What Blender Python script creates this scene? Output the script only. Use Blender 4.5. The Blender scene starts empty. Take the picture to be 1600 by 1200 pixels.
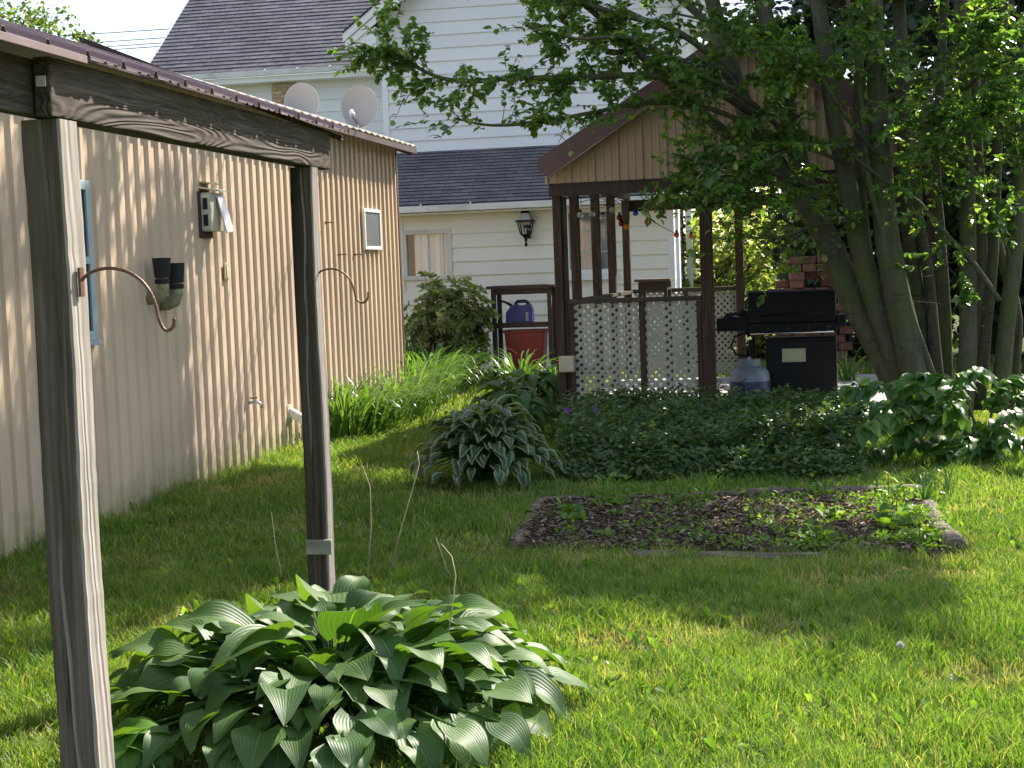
import bpy, bmesh, math, random
import numpy as np
from mathutils import Vector, Matrix, Euler
R = math.radians
random.seed(7); rng = np.random.default_rng(7)
sc = bpy.context.scene; col = sc.collection

# ------------------------------------------------------------------ camera
F_PX, CAM_H, ROLL = 2400.0, 1.55, -0.037
VPX, VPY = 1230, 403                      # where the garage wall direction (+Y) meets the picture
v = Matrix.Rotation(ROLL, 3, 'Z') @ Vector(((VPX-800)/F_PX, -(VPY-600)/F_PX, -1))
PITCH = math.atan(v.y); YAW = math.atan2(v.x, math.hypot(v.y, 1))
M3 = Matrix.Rotation(YAW, 3, 'Z') @ Matrix.Rotation(math.pi/2-PITCH, 3, 'X') @ Matrix.Rotation(ROLL, 3, 'Z')
cam_d = bpy.data.cameras.new('camera'); cam = bpy.data.objects.new('camera', cam_d); col.objects.link(cam)
cam.matrix_world = Matrix.Translation((0, 0, CAM_H)) @ M3.to_4x4()
cam_d.sensor_width = 36; cam_d.lens = 36*F_PX/1600; cam_d.clip_start = .05; cam_d.clip_end = 2000
sc.camera = cam

# ------------------------------------------------------------------ sky and sun
SUN_AZ, SUN_EL = R(28), R(40.5)             # azimuth right of +Y
w = bpy.data.worlds.new('World'); sc.world = w; w.use_nodes = True
nt = w.node_tree; nt.nodes.clear()
def N(nt, t, **kw):
    n = nt.nodes.new(t)
    for k, val in kw.items():
        if k in n.inputs: n.inputs[k].default_value = val
        else: setattr(n, k, val)
    return n
sky = N(nt, 'ShaderNodeTexSky', sky_type='NISHITA', sun_disc=False, sun_elevation=SUN_EL, sun_rotation=SUN_AZ)
sky.air_density = 1.0; sky.dust_density = 1.5
tc = N(nt, 'ShaderNodeTexCoord'); mp = N(nt, 'ShaderNodeMapping'); mp.inputs['Scale'].default_value = (1, 1, 3.2)
ns = N(nt, 'ShaderNodeTexNoise', Scale=4.2, Detail=7.0, Roughness=.55)
cr = N(nt, 'ShaderNodeValToRGB'); cr.color_ramp.elements[0].position = .45; cr.color_ramp.elements[1].position = .62
mx = N(nt, 'ShaderNodeMix', data_type='RGBA')
bg = N(nt, 'ShaderNodeBackground', Strength=.125); out = N(nt, 'ShaderNodeOutputWorld')
L = nt.links.new
L(tc.outputs['Generated'], mp.inputs[0]); L(mp.outputs[0], ns.inputs['Vector']); L(ns.outputs['Fac'], cr.inputs[0])
L(cr.outputs[0], mx.inputs['Factor']); L(sky.outputs[0], mx.inputs['A']); mx.inputs['B'].default_value = (3.5, 3.85, 4.6, 1)
L(mx.outputs['Result'], bg.inputs[0]); L(bg.outputs[0], out.inputs[0])
sd = bpy.data.lights.new('sun', 'SUN'); sd.energy = 5.0; sd.angle = R(.53); sd.color = (1, .93, .82)
so = bpy.data.objects.new('sun', sd); col.objects.link(so)
SUN = Vector((math.sin(SUN_AZ)*math.cos(SUN_EL), math.cos(SUN_AZ)*math.cos(SUN_EL), math.sin(SUN_EL)))
so.rotation_euler = SUN.to_track_quat('Z', 'Y').to_euler(); so.location = SUN*40
sc.view_settings.view_transform = 'Standard'; sc.view_settings.look = 'None'
sc.view_settings.exposure = 1.24; sc.view_settings.gamma = 1; sc.view_settings.use_curve_mapping = False
sc.render.engine = 'CYCLES'
sc.cycles.max_bounces = 7; sc.cycles.transparent_max_bounces = 8; sc.cycles.caustics_reflective = False; sc.cycles.caustics_refractive = False

# ------------------------------------------------------------------ frames: a pixel of the photograph -> a point in the place
class Frame:
    def __init__(s, o=(0, 0), yaw=0.0):
        s.o = Vector((o[0], o[1], 0)); s.yaw = yaw; s.inv = Matrix.Rotation(-yaw, 3, 'Z')
        s.c = s.inv @ (Vector((0, 0, CAM_H)) - s.o)
    def d(s, px, py): return s.inv @ (M3 @ Vector(((px-800)/F_PX, -(py-600)/F_PX, -1)))
    def hit(s, px, py, ax, val):
        d = s.d(px, py); t = (val - s.c[ax])/d[ax]; return s.c + d*t
    def x(s, px, py, v): return s.hit(px, py, 0, v)
    def y(s, px, py, v): return s.hit(px, py, 1, v)
    def z(s, px, py, v=0.): return s.hit(px, py, 2, v)
    def world(s, p): return Matrix.Rotation(s.yaw, 3, 'Z') @ Vector(p) + s.o
W = Frame()

# ------------------------------------------------------------------ materials
def newmat(name):
    m = bpy.data.materials.new(name); m.use_nodes = True; n = m.node_tree; n.nodes.clear()
    o = N(n, 'ShaderNodeOutputMaterial'); b = N(n, 'ShaderNodeBsdfPrincipled'); n.links.new(b.outputs[0], o.inputs[0])
    return m, n, b, o
def ramp(n, fac, stops):
    r = N(n, 'ShaderNodeValToRGB'); e = r.color_ramp.elements
    while len(e) < len(stops): e.new(.5)
    for i, (p, c) in enumerate(stops): e[i].position = p; e[i].color = (*c, 1)
    n.links.new(fac, r.inputs[0]); return r.outputs[0]
def bump(n, b, h, strength, dist=.01):
    bn = N(n, 'ShaderNodeBump', Strength=strength, Distance=dist); n.links.new(h, bn.inputs['Height']); n.links.new(bn.outputs[0], b.inputs['Normal'])
def coords(n, stretch, use='Object'):
    t = N(n, 'ShaderNodeTexCoord'); m = N(n, 'ShaderNodeMapping'); m.inputs['Scale'].default_value = stretch
    n.links.new(t.outputs[use], m.inputs[0]); return m.outputs[0]
def mixc(n, a, b, fac, mode='MIX'):
    m = N(n, 'ShaderNodeMix', data_type='RGBA', blend_type=mode)
    for k, val in (('A', a), ('B', b)):
        if isinstance(val, tuple): m.inputs[k].default_value = (*val, 1)
        else: n.links.new(val, m.inputs[k])
    if isinstance(fac, float): m.inputs['Factor'].default_value = fac
    else: n.links.new(fac, m.inputs['Factor'])
    return m.outputs['Result']
def noise(n, co, scale, detail=4., rough=.5, dist=0.):
    t = N(n, 'ShaderNodeTexNoise', Scale=scale, Detail=detail, Roughness=rough, Distortion=dist); n.links.new(co, t.inputs['Vector']); return t.outputs['Fac']
def plain(name, c, rough=.6, metal=0., var=.25, scale=6., stretch=(1, 1, 1), bmp=.1, stain=None, stain_at=.6, spec=.5, per=0.):
    m, n, b, o = newmat(name); co = coords(n, stretch)
    lo = tuple(x*(1-var) for x in c); hi = tuple(min(1, x*(1+var)) for x in c)
    f = noise(n, co, scale, 6.); res = ramp(n, f, [(.3, lo), (.7, hi)])
    if per:
        oi = N(n, 'ShaderNodeObjectInfo'); k = ramp(n, oi.outputs['Random'], [(0, (1-per,)*3), (1, (1+per*.4,)*3)])
        res = mixc(n, res, k, 1., 'MULTIPLY')
    if stain:
        f2 = noise(n, co, scale*.37, 8., .7); s = ramp(n, f2, [(stain_at-.1, (0, 0, 0)), (stain_at+.12, (1, 1, 1))])
        res = mixc(n, res, stain, s)
    n.links.new(res, b.inputs['Base Color']); b.inputs['Roughness'].default_value = rough; b.inputs['Metallic'].default_value = metal
    b.inputs['Specular IOR Level'].default_value = spec
    if bmp: bump(n, b, noise(n, co, scale*5, 4.), bmp, .01)
    return m
def wood(name, c0, c1, dark, axis=2, ring=14., rough=.85, k=1., tint=None, bmp=.6, straight=.7):
    """weathered timber: long fibres, wavy rings, dark checks and knots"""
    m, n, b, o = newmat(name)
    st = [22*k]*3; st[axis] = .9*k
    co = coords(n, tuple(st)); st2 = [5*k]*3; st2[axis] = straight*k; co2 = coords(n, tuple(st2))
    f = noise(n, co, 3., 8., .65)
    wv = N(n, 'ShaderNodeTexNoise', Scale=1.1, Detail=2.0, Roughness=.4, Distortion=.9); n.links.new(co2, wv.inputs['Vector'])
    mm = N(n, 'ShaderNodeMath', operation='MULTIPLY'); n.links.new(wv.outputs['Fac'], mm.inputs[0]); mm.inputs[1].default_value = ring*6
    sn = N(n, 'ShaderNodeMath', operation='SINE'); n.links.new(mm.outputs[0], sn.inputs[0])
    base = ramp(n, f, [(.25, c0), (.75, c1)])
    rg = ramp(n, sn.outputs[0], [(.0, (.72,)*3), (.9, (1.08,)*3)])
    base = mixc(n, base, rg, .75, 'MULTIPLY')
    ck = noise(n, co, 1.15, 3., .5); ckr = ramp(n, ck, [(.27, (1, 1, 1)), (.34, (0, 0, 0))])
    base = mixc(n, base, dark, ckr)
    vo = N(n, 'ShaderNodeTexVoronoi', Scale=.55); n.links.new(co2, vo.inputs['Vector'])
    kn = ramp(n, vo.outputs['Distance'], [(.10, (1, 1, 1)), (.2, (0, 0, 0))]); base = mixc(n, base, dark, kn)
    if tint:
        co3 = coords(n, (1.5, 1.5, 1.5)); f3 = noise(n, co3, 1.4, 5., .6); base = mixc(n, base, tint, ramp(n, f3, [(.5, (0, 0, 0)), (.72, (.8,)*3)]))
    n.links.new(base, b.inputs['Base Color']); b.inputs['Roughness'].default_value = rough; b.inputs['Specular IOR Level'].default_value = .2
    ad = N(n, 'ShaderNodeMath', operation='ADD'); n.links.new(f, ad.inputs[0]); n.links.new(sn.outputs[0], ad.inputs[1])
    bump(n, b, ad.outputs[0], bmp, .003)
    return m
def leafmat(name, c0, c1, c2=None, trans=.45, tcol=None, rough=.4, src='attr', spec=.4):
    """leaf or blade: per-leaf tone, light coming through"""
    m, n, b, o = newmat(name)
    if src == 'attr':
        a = N(n, 'ShaderNodeAttribute', attribute_name='rnd'); fac = a.outputs['Fac']
    else: fac = N(n, 'ShaderNodeObjectInfo').outputs['Random']
    st = [(0, c0), (.8, c1)] + ([(1., c2)] if c2 else [])
    c = ramp(n, fac, st)
    n.links.new(c, b.inputs['Base Color']); b.inputs['Roughness'].default_value = rough; b.inputs['Specular IOR Level'].default_value = spec
    t = N(n, 'ShaderNodeBsdfTranslucent'); tc_ = mixc(n, c, tcol or (1.9, 1.9, .6), 1., 'MULTIPLY'); n.links.new(tc_, t.inputs['Color'])
    ms = N(n, 'ShaderNodeMixShader', Fac=trans); ms.inputs[0].default_value = trans
    n.links.new(b.outputs[0], ms.inputs[1]); n.links.new(t.outputs[0], ms.inputs[2]); n.links.new(ms.outputs[0], o.inputs[0])
    return m
def hostamat(name, c0, c1, margin=None, trans=.3, veins=6., rough=.5, vein_bump=.16):
    m, n, b, o = newmat(name)
    uv = N(n, 'ShaderNodeUVMap'); sp = N(n, 'ShaderNodeSeparateXYZ'); n.links.new(uv.outputs[0], sp.inputs[0])
    def math_(op, a, bb=None):
        q = N(n, 'ShaderNodeMath', operation=op)
        for i, x in enumerate((a, bb)):
            if x is None: continue
            if isinstance(x, (int, float)): q.inputs[i].default_value = x
            else: n.links.new(x, q.inputs[i])
        return q.outputs[0]
    u = math_('ABSOLUTE', math_('SUBTRACT', sp.outputs[0], .5)); u2 = math_('MULTIPLY', u, 2.)
    wv = math_('COSINE', math_('MULTIPLY', u2, veins*6.283))
    oi = N(n, 'ShaderNodeObjectInfo'); c = ramp(n, oi.outputs['Random'], [(0, c0), (1, c1)])
    vr = ramp(n, wv, [(.0, (.86,)*3), (1., (1.06,)*3)]); c = mixc(n, c, vr, 1., 'MULTIPLY')
    mid = ramp(n, u2, [(.0, (1, 1, 1)), (.035, (0, 0, 0))]); c = mixc(n, c, tuple(min(1, x*1.7) for x in c1), mid)
    if margin:
        co = N(n, 'ShaderNodeTexCoord'); nz = noise(n, co.outputs['UV'], 9., 3.)
        e = math_('ADD', u2, math_('MULTIPLY', math_('SUBTRACT', nz, .5), .7)); vv = math_('POWER', sp.outputs[1], 4.); e = math_('ADD', e, math_('MULTIPLY', vv, .4))
        er = ramp(n, e, [(.60, (0, 0, 0)), (.70, (1, 1, 1))]); c = mixc(n, c, margin, er)
    n.links.new(c, b.inputs['Base Color']); b.inputs['Roughness'].default_value = rough; b.inputs['Specular IOR Level'].default_value = .45
    bump(n, b, wv, vein_bump, .003)
    t = N(n, 'ShaderNodeBsdfTranslucent'); tc_ = mixc(n, c, (2.2, 2.3, .5), 1., 'MULTIPLY'); n.links.new(tc_, t.inputs['Color'])
    ms = N(n, 'ShaderNodeMixShader'); ms.inputs[0].default_value = trans
    n.links.new(b.outputs[0], ms.inputs[1]); n.links.new(t.outputs[0], ms.inputs[2]); n.links.new(ms.outputs[0], o.inputs[0])
    return m
def glassmat(name, c=(.02, .025, .03), rough=.06):
    m, n, b, o = newmat(name); b.inputs['Base Color'].default_value = (*c, 1); b.inputs['Roughness'].default_value = rough; b.inputs['Specular IOR Level'].default_value = .8
    return m
def clear(name):
    m, n, b, o = newmat(name)
    t = N(n, 'ShaderNodeBsdfTransparent'); g = N(n, 'ShaderNodeBsdfGlossy', Roughness=.03); ms = N(n, 'ShaderNodeMixShader'); ms.inputs[0].default_value = .07; n.links.new(t.outputs[0], ms.inputs[1]); n.links.new(g.outputs[0], ms.inputs[2]); n.links.new(ms.outputs[0], o.inputs[0]); return m

MT = dict(
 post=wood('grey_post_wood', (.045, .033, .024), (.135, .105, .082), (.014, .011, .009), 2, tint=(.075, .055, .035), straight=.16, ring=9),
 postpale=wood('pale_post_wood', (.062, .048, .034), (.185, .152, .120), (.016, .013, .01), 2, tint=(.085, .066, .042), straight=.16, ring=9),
 beam=wood('grey_beam_wood', (.028, .020, .015), (.145, .115, .092), (.018, .013, .01), 1, ring=26, tint=(.06, .045, .028)),
 brown=wood('brown_frame_wood', (.040, .029, .022), (.115, .080, .060), (.02, .012, .01), 2, k=.7),
 brownx=wood('brown_rail_wood', (.05, .04, .03), (.13, .105, .08), (.02, .012, .01), 0, k=.7),
 browndark=plain('dark_brown_wood', (.05, .028, .022), .7, var=.3, scale=4, stretch=(6, 6, 1)),
 timber=wood('timber_wood', (.10, .075, .055), (.26, .21, .16), (.04, .03, .02), 0, k=.8),
 block=wood('pale_block_wood', (.22, .20, .16), (.42, .39, .33), (.06, .05, .04), 0),
 tan=plain('tan_painted_steel', (.65, .49, .345), .42, var=.05, scale=2.2, stretch=(1, 1, .4), bmp=.03, stain=(.60, .48, .32), stain_at=.66),
 tan2=plain('tan_gable_steel', (.42, .30, .19), .5, var=.08, scale=2.2, bmp=.03),
 bronze=plain('brown_painted_steel', (.11, .055, .045), .38, var=.15, scale=5, bmp=.05),
 roofpurple=plain('plum_brown_roof_steel', (.20, .13, .125), .35, var=.15, scale=5, bmp=.05, stain=(.42, .34, .25), stain_at=.62),
 roofpale=plain('weathered_roof_edge', (.42, .36, .30), .4, var=.2, scale=7, bmp=.05),
 white=plain('white_painted_siding', (.74, .75, .76), .5, var=.03, scale=1.2, stretch=(.5, 1, 2), bmp=.03, stain=(.60, .60, .56), stain_at=.72, per=.04),
 cream=plain('cream_siding', (.80, .77, .68), .5, var=.03, scale=1.2, bmp=.03, stain=(.58, .55, .45), stain_at=.72, per=.05),
 trim=plain('white_trim', (.78, .78, .77), .45, var=.04, scale=2, bmp=.02, stain=(.55, .54, .50), stain_at=.7),
 gutter=plain('weathered_gutter', (.62, .62, .58), .4, var=.1, scale=3, bmp=.02, stain=(.35, .33, .28), stain_at=.64),
 bluetrim=plain('blue_grey_window_trim', (.40, .47, .50), .5, var=.1, scale=4),
 brick=plain('tan_brick', (.50, .36, .22), .9, var=.2, scale=14, bmp=.3, per=.25),
 mortar=plain('mortar', (.42, .38, .32), .95, var=.1, scale=30, bmp=.3),
 redblock=plain('red_concrete_block', (.23, .095, .075), .95, var=.25, scale=18, bmp=.5, per=.35),
 dish=plain('grey_dish_paint', (.42, .41, .40), .5, var=.03, scale=3, bmp=0),
 galv=plain('galvanised_metal', (.5, .52, .54), .35, .8, var=.1, scale=8),
 black=plain('black_painted_metal', (.004, .005, .007), .55, spec=.25, var=.2, scale=6, bmp=.02),
 blackrough=plain('black_rubber', (.014, .014, .015), .8, var=.3, scale=10, bmp=.2),
 chrome=plain('dull_chrome', (.6, .6, .6), .22, 1., var=.05),
 rust=plain('rusty_brown_iron', (.16, .075, .05), .45, .3, var=.35, scale=30, bmp=.3),
 bluejug=plain('blue_plastic', (.012, .035, .26), .35, var=.05, bmp=0),
 redbin=plain('red_plastic', (.26, .016, .02), .4, var=.1, bmp=0, stain=(.45, .30, .2), stain_at=.68),
 paper=plain('yellowed_sticker', (.40, .42, .26), .6, var=.05, bmp=0),
 tank=plain('grey_tank_paint', (.20, .23, .27), .4, var=.08, bmp=.02),
 navy=plain('navy_label', (.03, .04, .12), .4, var=.1, bmp=0),
 concrete=plain('concrete_slab', (.36, .34, .31), .9, var=.2, scale=9, bmp=.3),
 lattice=plain('pale_lattice_plastic', (.40, .40, .33), .6, var=.1, scale=4, bmp=.03, stain=(.30, .34, .24), stain_at=.6),
 creamplastic=plain('cream_plastic', (.52, .48, .36), .45, var=.08, stain=(.3, .26, .17), stain_at=.62),
 bin_vent=plain('dirty_white_plastic', (.66, .66, .60), .45, var=.1, scale=9, stain=(.38, .38, .26), stain_at=.55),
 ventpale=plain('pale_flap_plastic', (.62, .60, .62), .25, var=.06, scale=6, bmp=.02),
 olivepipe=plain('grimy_pipe_plastic', (.34, .34, .20), .55, var=.25, scale=18, stain=(.14, .12, .07), stain_at=.55),
 screen=plain('dark_insect_screen', (.10, .11, .12), .5, var=.1, scale=3, bmp=0),
 curtain=plain('pale_curtain_cloth', (.86, .82, .75), .9, var=.04, scale=3, stretch=(14, 1, .3)),
 curtaingrey=plain('grey_curtain_cloth', (.20, .22, .24), .9, var=.12, scale=3, stretch=(14, 1, .3)),
 room=plain('dark_room', (.05, .05, .055), .9, var=.1),
 glass=glassmat('dark_window_glass'), clear=clear('clear_glass'),
 soil=plain('brown_soil', (.06, .042, .03), .95, var=.35, scale=9, bmp=.6),
 trunk=None)
def splash(m):
    n = m.node_tree; b = next(q for q in n.nodes if q.type == 'BSDF_PRINCIPLED'); src = b.inputs['Base Color'].links[0].from_socket
    t = N(n, 'ShaderNodeTexCoord'); sp = N(n, 'ShaderNodeSeparateXYZ'); n.links.new(t.outputs['Object'], sp.inputs[0])
    g = N(n, 'ShaderNodeNewGeometry'); f = noise(n, g.outputs['Position'], 5., 6., .7); f2 = noise(n, g.outputs['Position'], .9, 3.)
    q = N(n, 'ShaderNodeMath', operation='MULTIPLY_ADD'); n.links.new(f, q.inputs[0]); q.inputs[1].default_value = -.75; n.links.new(sp.outputs[2], q.inputs[2])
    q2 = N(n, 'ShaderNodeMath', operation='ADD'); n.links.new(q.outputs[0], q2.inputs[0]); q2.inputs[1].default_value = .30
    st = ramp(n, q2.outputs[0], [(0., (.7,)*3), (.22, (0, 0, 0))])
    c = mixc(n, src, (.30, .29, .12), st); pale = ramp(n, f2, [(.42, (.90, .90, .92)), (.62, (1.05,)*3)]); c = mixc(n, c, pale, 1., 'MULTIPLY'); n.links.new(c, b.inputs['Base Color'])
splash(MT['tan'])
def paint_sun_side(m, face, c0, c1):
    """sunlight put into the colour: right-hand faces mixed to pale silver grey"""
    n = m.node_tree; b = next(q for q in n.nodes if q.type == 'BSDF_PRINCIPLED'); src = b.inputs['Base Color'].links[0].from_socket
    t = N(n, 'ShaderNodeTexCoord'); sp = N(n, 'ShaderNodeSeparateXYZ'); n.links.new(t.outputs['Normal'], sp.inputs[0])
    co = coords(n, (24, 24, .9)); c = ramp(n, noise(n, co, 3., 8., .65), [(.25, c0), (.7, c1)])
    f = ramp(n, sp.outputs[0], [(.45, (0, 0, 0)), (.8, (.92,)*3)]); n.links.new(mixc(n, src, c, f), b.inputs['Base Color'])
paint_sun_side(MT['postpale'], 0, (.25, .215, .185), (.44, .39, .345)); paint_sun_side(MT['post'], 0, (.17, .15, .13), (.33, .29, .26))  # right faces of both posts coloured as if sunlit
def barkmat():
    m, n, b, o = newmat('smooth_grey_bark'); co = coords(n, (6, 6, 1.2)); f = noise(n, co, 3., 8., .65)
    c = ramp(n, f, [(.25, (.045, .040, .028)), (.55, (.105, .096, .064)), (.8, (.175, .16, .115))])
    co2 = coords(n, (1, 1, .6)); g = ramp(n, noise(n, co2, 3., 5., .6), [(.42, (0, 0, 0)), (.62, (1, 1, 1))]); c = mixc(n, c, (.085, .10, .035), g)
    co3 = coords(n, (4, 4, 30)); l = ramp(n, noise(n, co3, 1.6, 3.), [(.60, (0, 0, 0)), (.68, (.8,)*3)]); c = mixc(n, c, (.045, .038, .03), l)
    n.links.new(c, b.inputs['Base Color']); b.inputs['Roughness'].default_value = .8; b.inputs['Specular IOR Level'].default_value = .25
    bump(n, b, f, 1., .035); return m
MT['bark'] = barkmat()
def shinglemat():
    m, n, b, o = newmat('asphalt_shingles'); t = N(n, 'ShaderNodeTexCoord')
    br = N(n, 'ShaderNodeTexBrick', Scale=1.0); br.inputs['Brick Width'].default_value = .30; br.inputs['Row Height'].default_value = .145
    br.inputs['Mortar Size'].default_value = .007; br.inputs['Color1'].default_value = (.085, .078, .088, 1); br.inputs['Color2'].default_value = (.15, .13, .145, 1); br.inputs['Mortar'].default_value = (.022, .02, .026, 1)
    br.inputs['Mortar Smooth'].default_value = .3
    n.links.new(t.outputs['UV'], br.inputs['Vector']); f = noise(n, t.outputs['UV'], .9, 8., .7); f2 = noise(n, t.outputs['UV'], 60., 3., .6)
    c = mixc(n, br.outputs['Color'], ramp(n, f, [(.3, (.6,)*3), (.7, (1.35,)*3)]), 1., 'MULTIPLY'); c = mixc(n, c, ramp(n, f2, [(.3, (.7,)*3), (.7, (1.3,)*3)]), 1., 'MULTIPLY')
    n.links.new(c, b.inputs['Base Color']); b.inputs['Roughness'].default_value = .68; b.inputs['Specular IOR Level'].default_value = .6
    bump(n, b, f2, .5, .01); return m
MT['shingle'] = shinglemat()
MT['leaf_tree'] = leafmat('tree_leaves', (.060, .135, .038), (.135, .235, .065), (.27, .35, .09), trans=.52, rough=.29, spec=.75)
MT['leaf_big'] = leafmat('shrub_leaves', (.05, .125, .022), (.09, .19, .035), (.13, .23, .05), trans=.42, rough=.38, src='obj', spec=.5)
MT['leaf_rhodo'] = leafmat('rhododendron_leaves', (.10, .145, .05), (.21, .26, .10), (.45, .46, .26), trans=.32, rough=.35)
MT['leaf_cover'] = leafmat('ground_cover_leaves', (.04, .085, .022), (.085, .15, .04), (.16, .22, .08), trans=.32, rough=.4)
MT['leaf_day'] = leafmat('daylily_leaves', (.06, .13, .03), (.11, .21, .05), (.18, .28, .08), trans=.36, rough=.3)
MT['leaf_weed'] = leafmat('weed_leaves', (.07, .15, .025), (.14, .25, .04), (.26, .34, .07), trans=.42, rough=.45)
MT['leaf_far'] = leafmat('far_leaves', (.05, .085, .02), (.12, .17, .04), (.24, .26, .07), trans=.45, rough=.5)
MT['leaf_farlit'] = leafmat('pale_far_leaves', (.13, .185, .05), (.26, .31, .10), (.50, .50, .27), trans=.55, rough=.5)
MT['leaf_fardark'] = leafmat('dark_evergreen_leaves', (.012, .028, .012), (.03, .055, .02), (.05, .08, .03), trans=.2, rough=.5)
MT['flower'] = leafmat('purple_petals', (.14, .06, .35), (.22, .10, .5), trans=.3)
MT['puff'] = leafmat('dandelion_down', (.55, .55, .5), (.7, .7, .66), trans=.3, tcol=(1, 1, 1))
MT['chip'] = leafmat('wood_chips', (.085, .055, .038), (.28, .205, .15), (.50, .42, .34), trans=.02, rough=.85, spec=.2)
MT['stalk'] = plain('dry_stalk', (.38, .30, .20), .8, var=.25, scale=20)
MT['hosta'] = hostamat('green_hosta_leaf', (.055, .125, .030), (.115, .195, .050), trans=.32)
MT['hostalime'] = hostamat('lime_hosta_leaf', (.10, .22, .03), (.13, .27, .04), trans=.4)
MT['hostavar'] = hostamat('cream_edged_hosta_leaf', (.035, .075, .03), (.06, .11, .04), margin=(.22, .27, .14), trans=.25, veins=4., vein_bump=.25)
def grassmat():
    m, n, b, o = newmat('grass_blades')
    a = N(n, 'ShaderNodeAttribute', attribute_name='rnd'); d = N(n, 'ShaderNodeAttribute', attribute_name='dry')
    c = ramp(n, a.outputs['Fac'], [(0, (.052, .132, .020)), (.5, (.125, .222, .042)), (1., (.25, .325, .090))])
    dc = ramp(n, a.outputs['Fac'], [(0, (.30, .26, .12)), (1, (.48, .42, .25))]); c = mixc(n, c, dc, d.outputs['Fac'])
    n.links.new(c, b.inputs['Base Color']); b.inputs['Roughness'].default_value = .45; b.inputs['Specular IOR Level'].default_value = .35
    t = N(n, 'ShaderNodeBsdfTranslucent'); n.links.new(mixc(n, c, (1.9, 1.9, .6), 1., 'MULTIPLY'), t.inputs['Color'])
    ms = N(n, 'ShaderNodeMixShader'); ms.inputs[0].default_value = .42
    n.links.new(b.outputs[0], ms.inputs[1]); n.links.new(t.outputs[0], ms.inputs[2]); n.links.new(ms.outputs[0], o.inputs[0]); return m
MT['grass'] = grassmat()
def lawnmat():
    m, n, b, o = newmat('lawn_soil'); t = N(n, 'ShaderNodeTexCoord')
    f = noise(n, t.outputs['Object'], .8, 6., .6); g = noise(n, t.outputs['Object'], 26., 6., .7)
    c = ramp(n, f, [(.35, (.055, .095, .018)), (.65, (.10, .12, .035))]); c = mixc(n, c, (.16, .125, .07), ramp(n, g, [(.5, (0, 0, 0)), (.68, (.8,)*3)]))
    n.links.new(c, b.inputs['Base Color']); b.inputs['Roughness'].default_value = .95; b.inputs['Specular IOR Level'].default_value = .1; bump(n, b, g, .8, .02); return m
MT['lawn'] = lawnmat()

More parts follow.
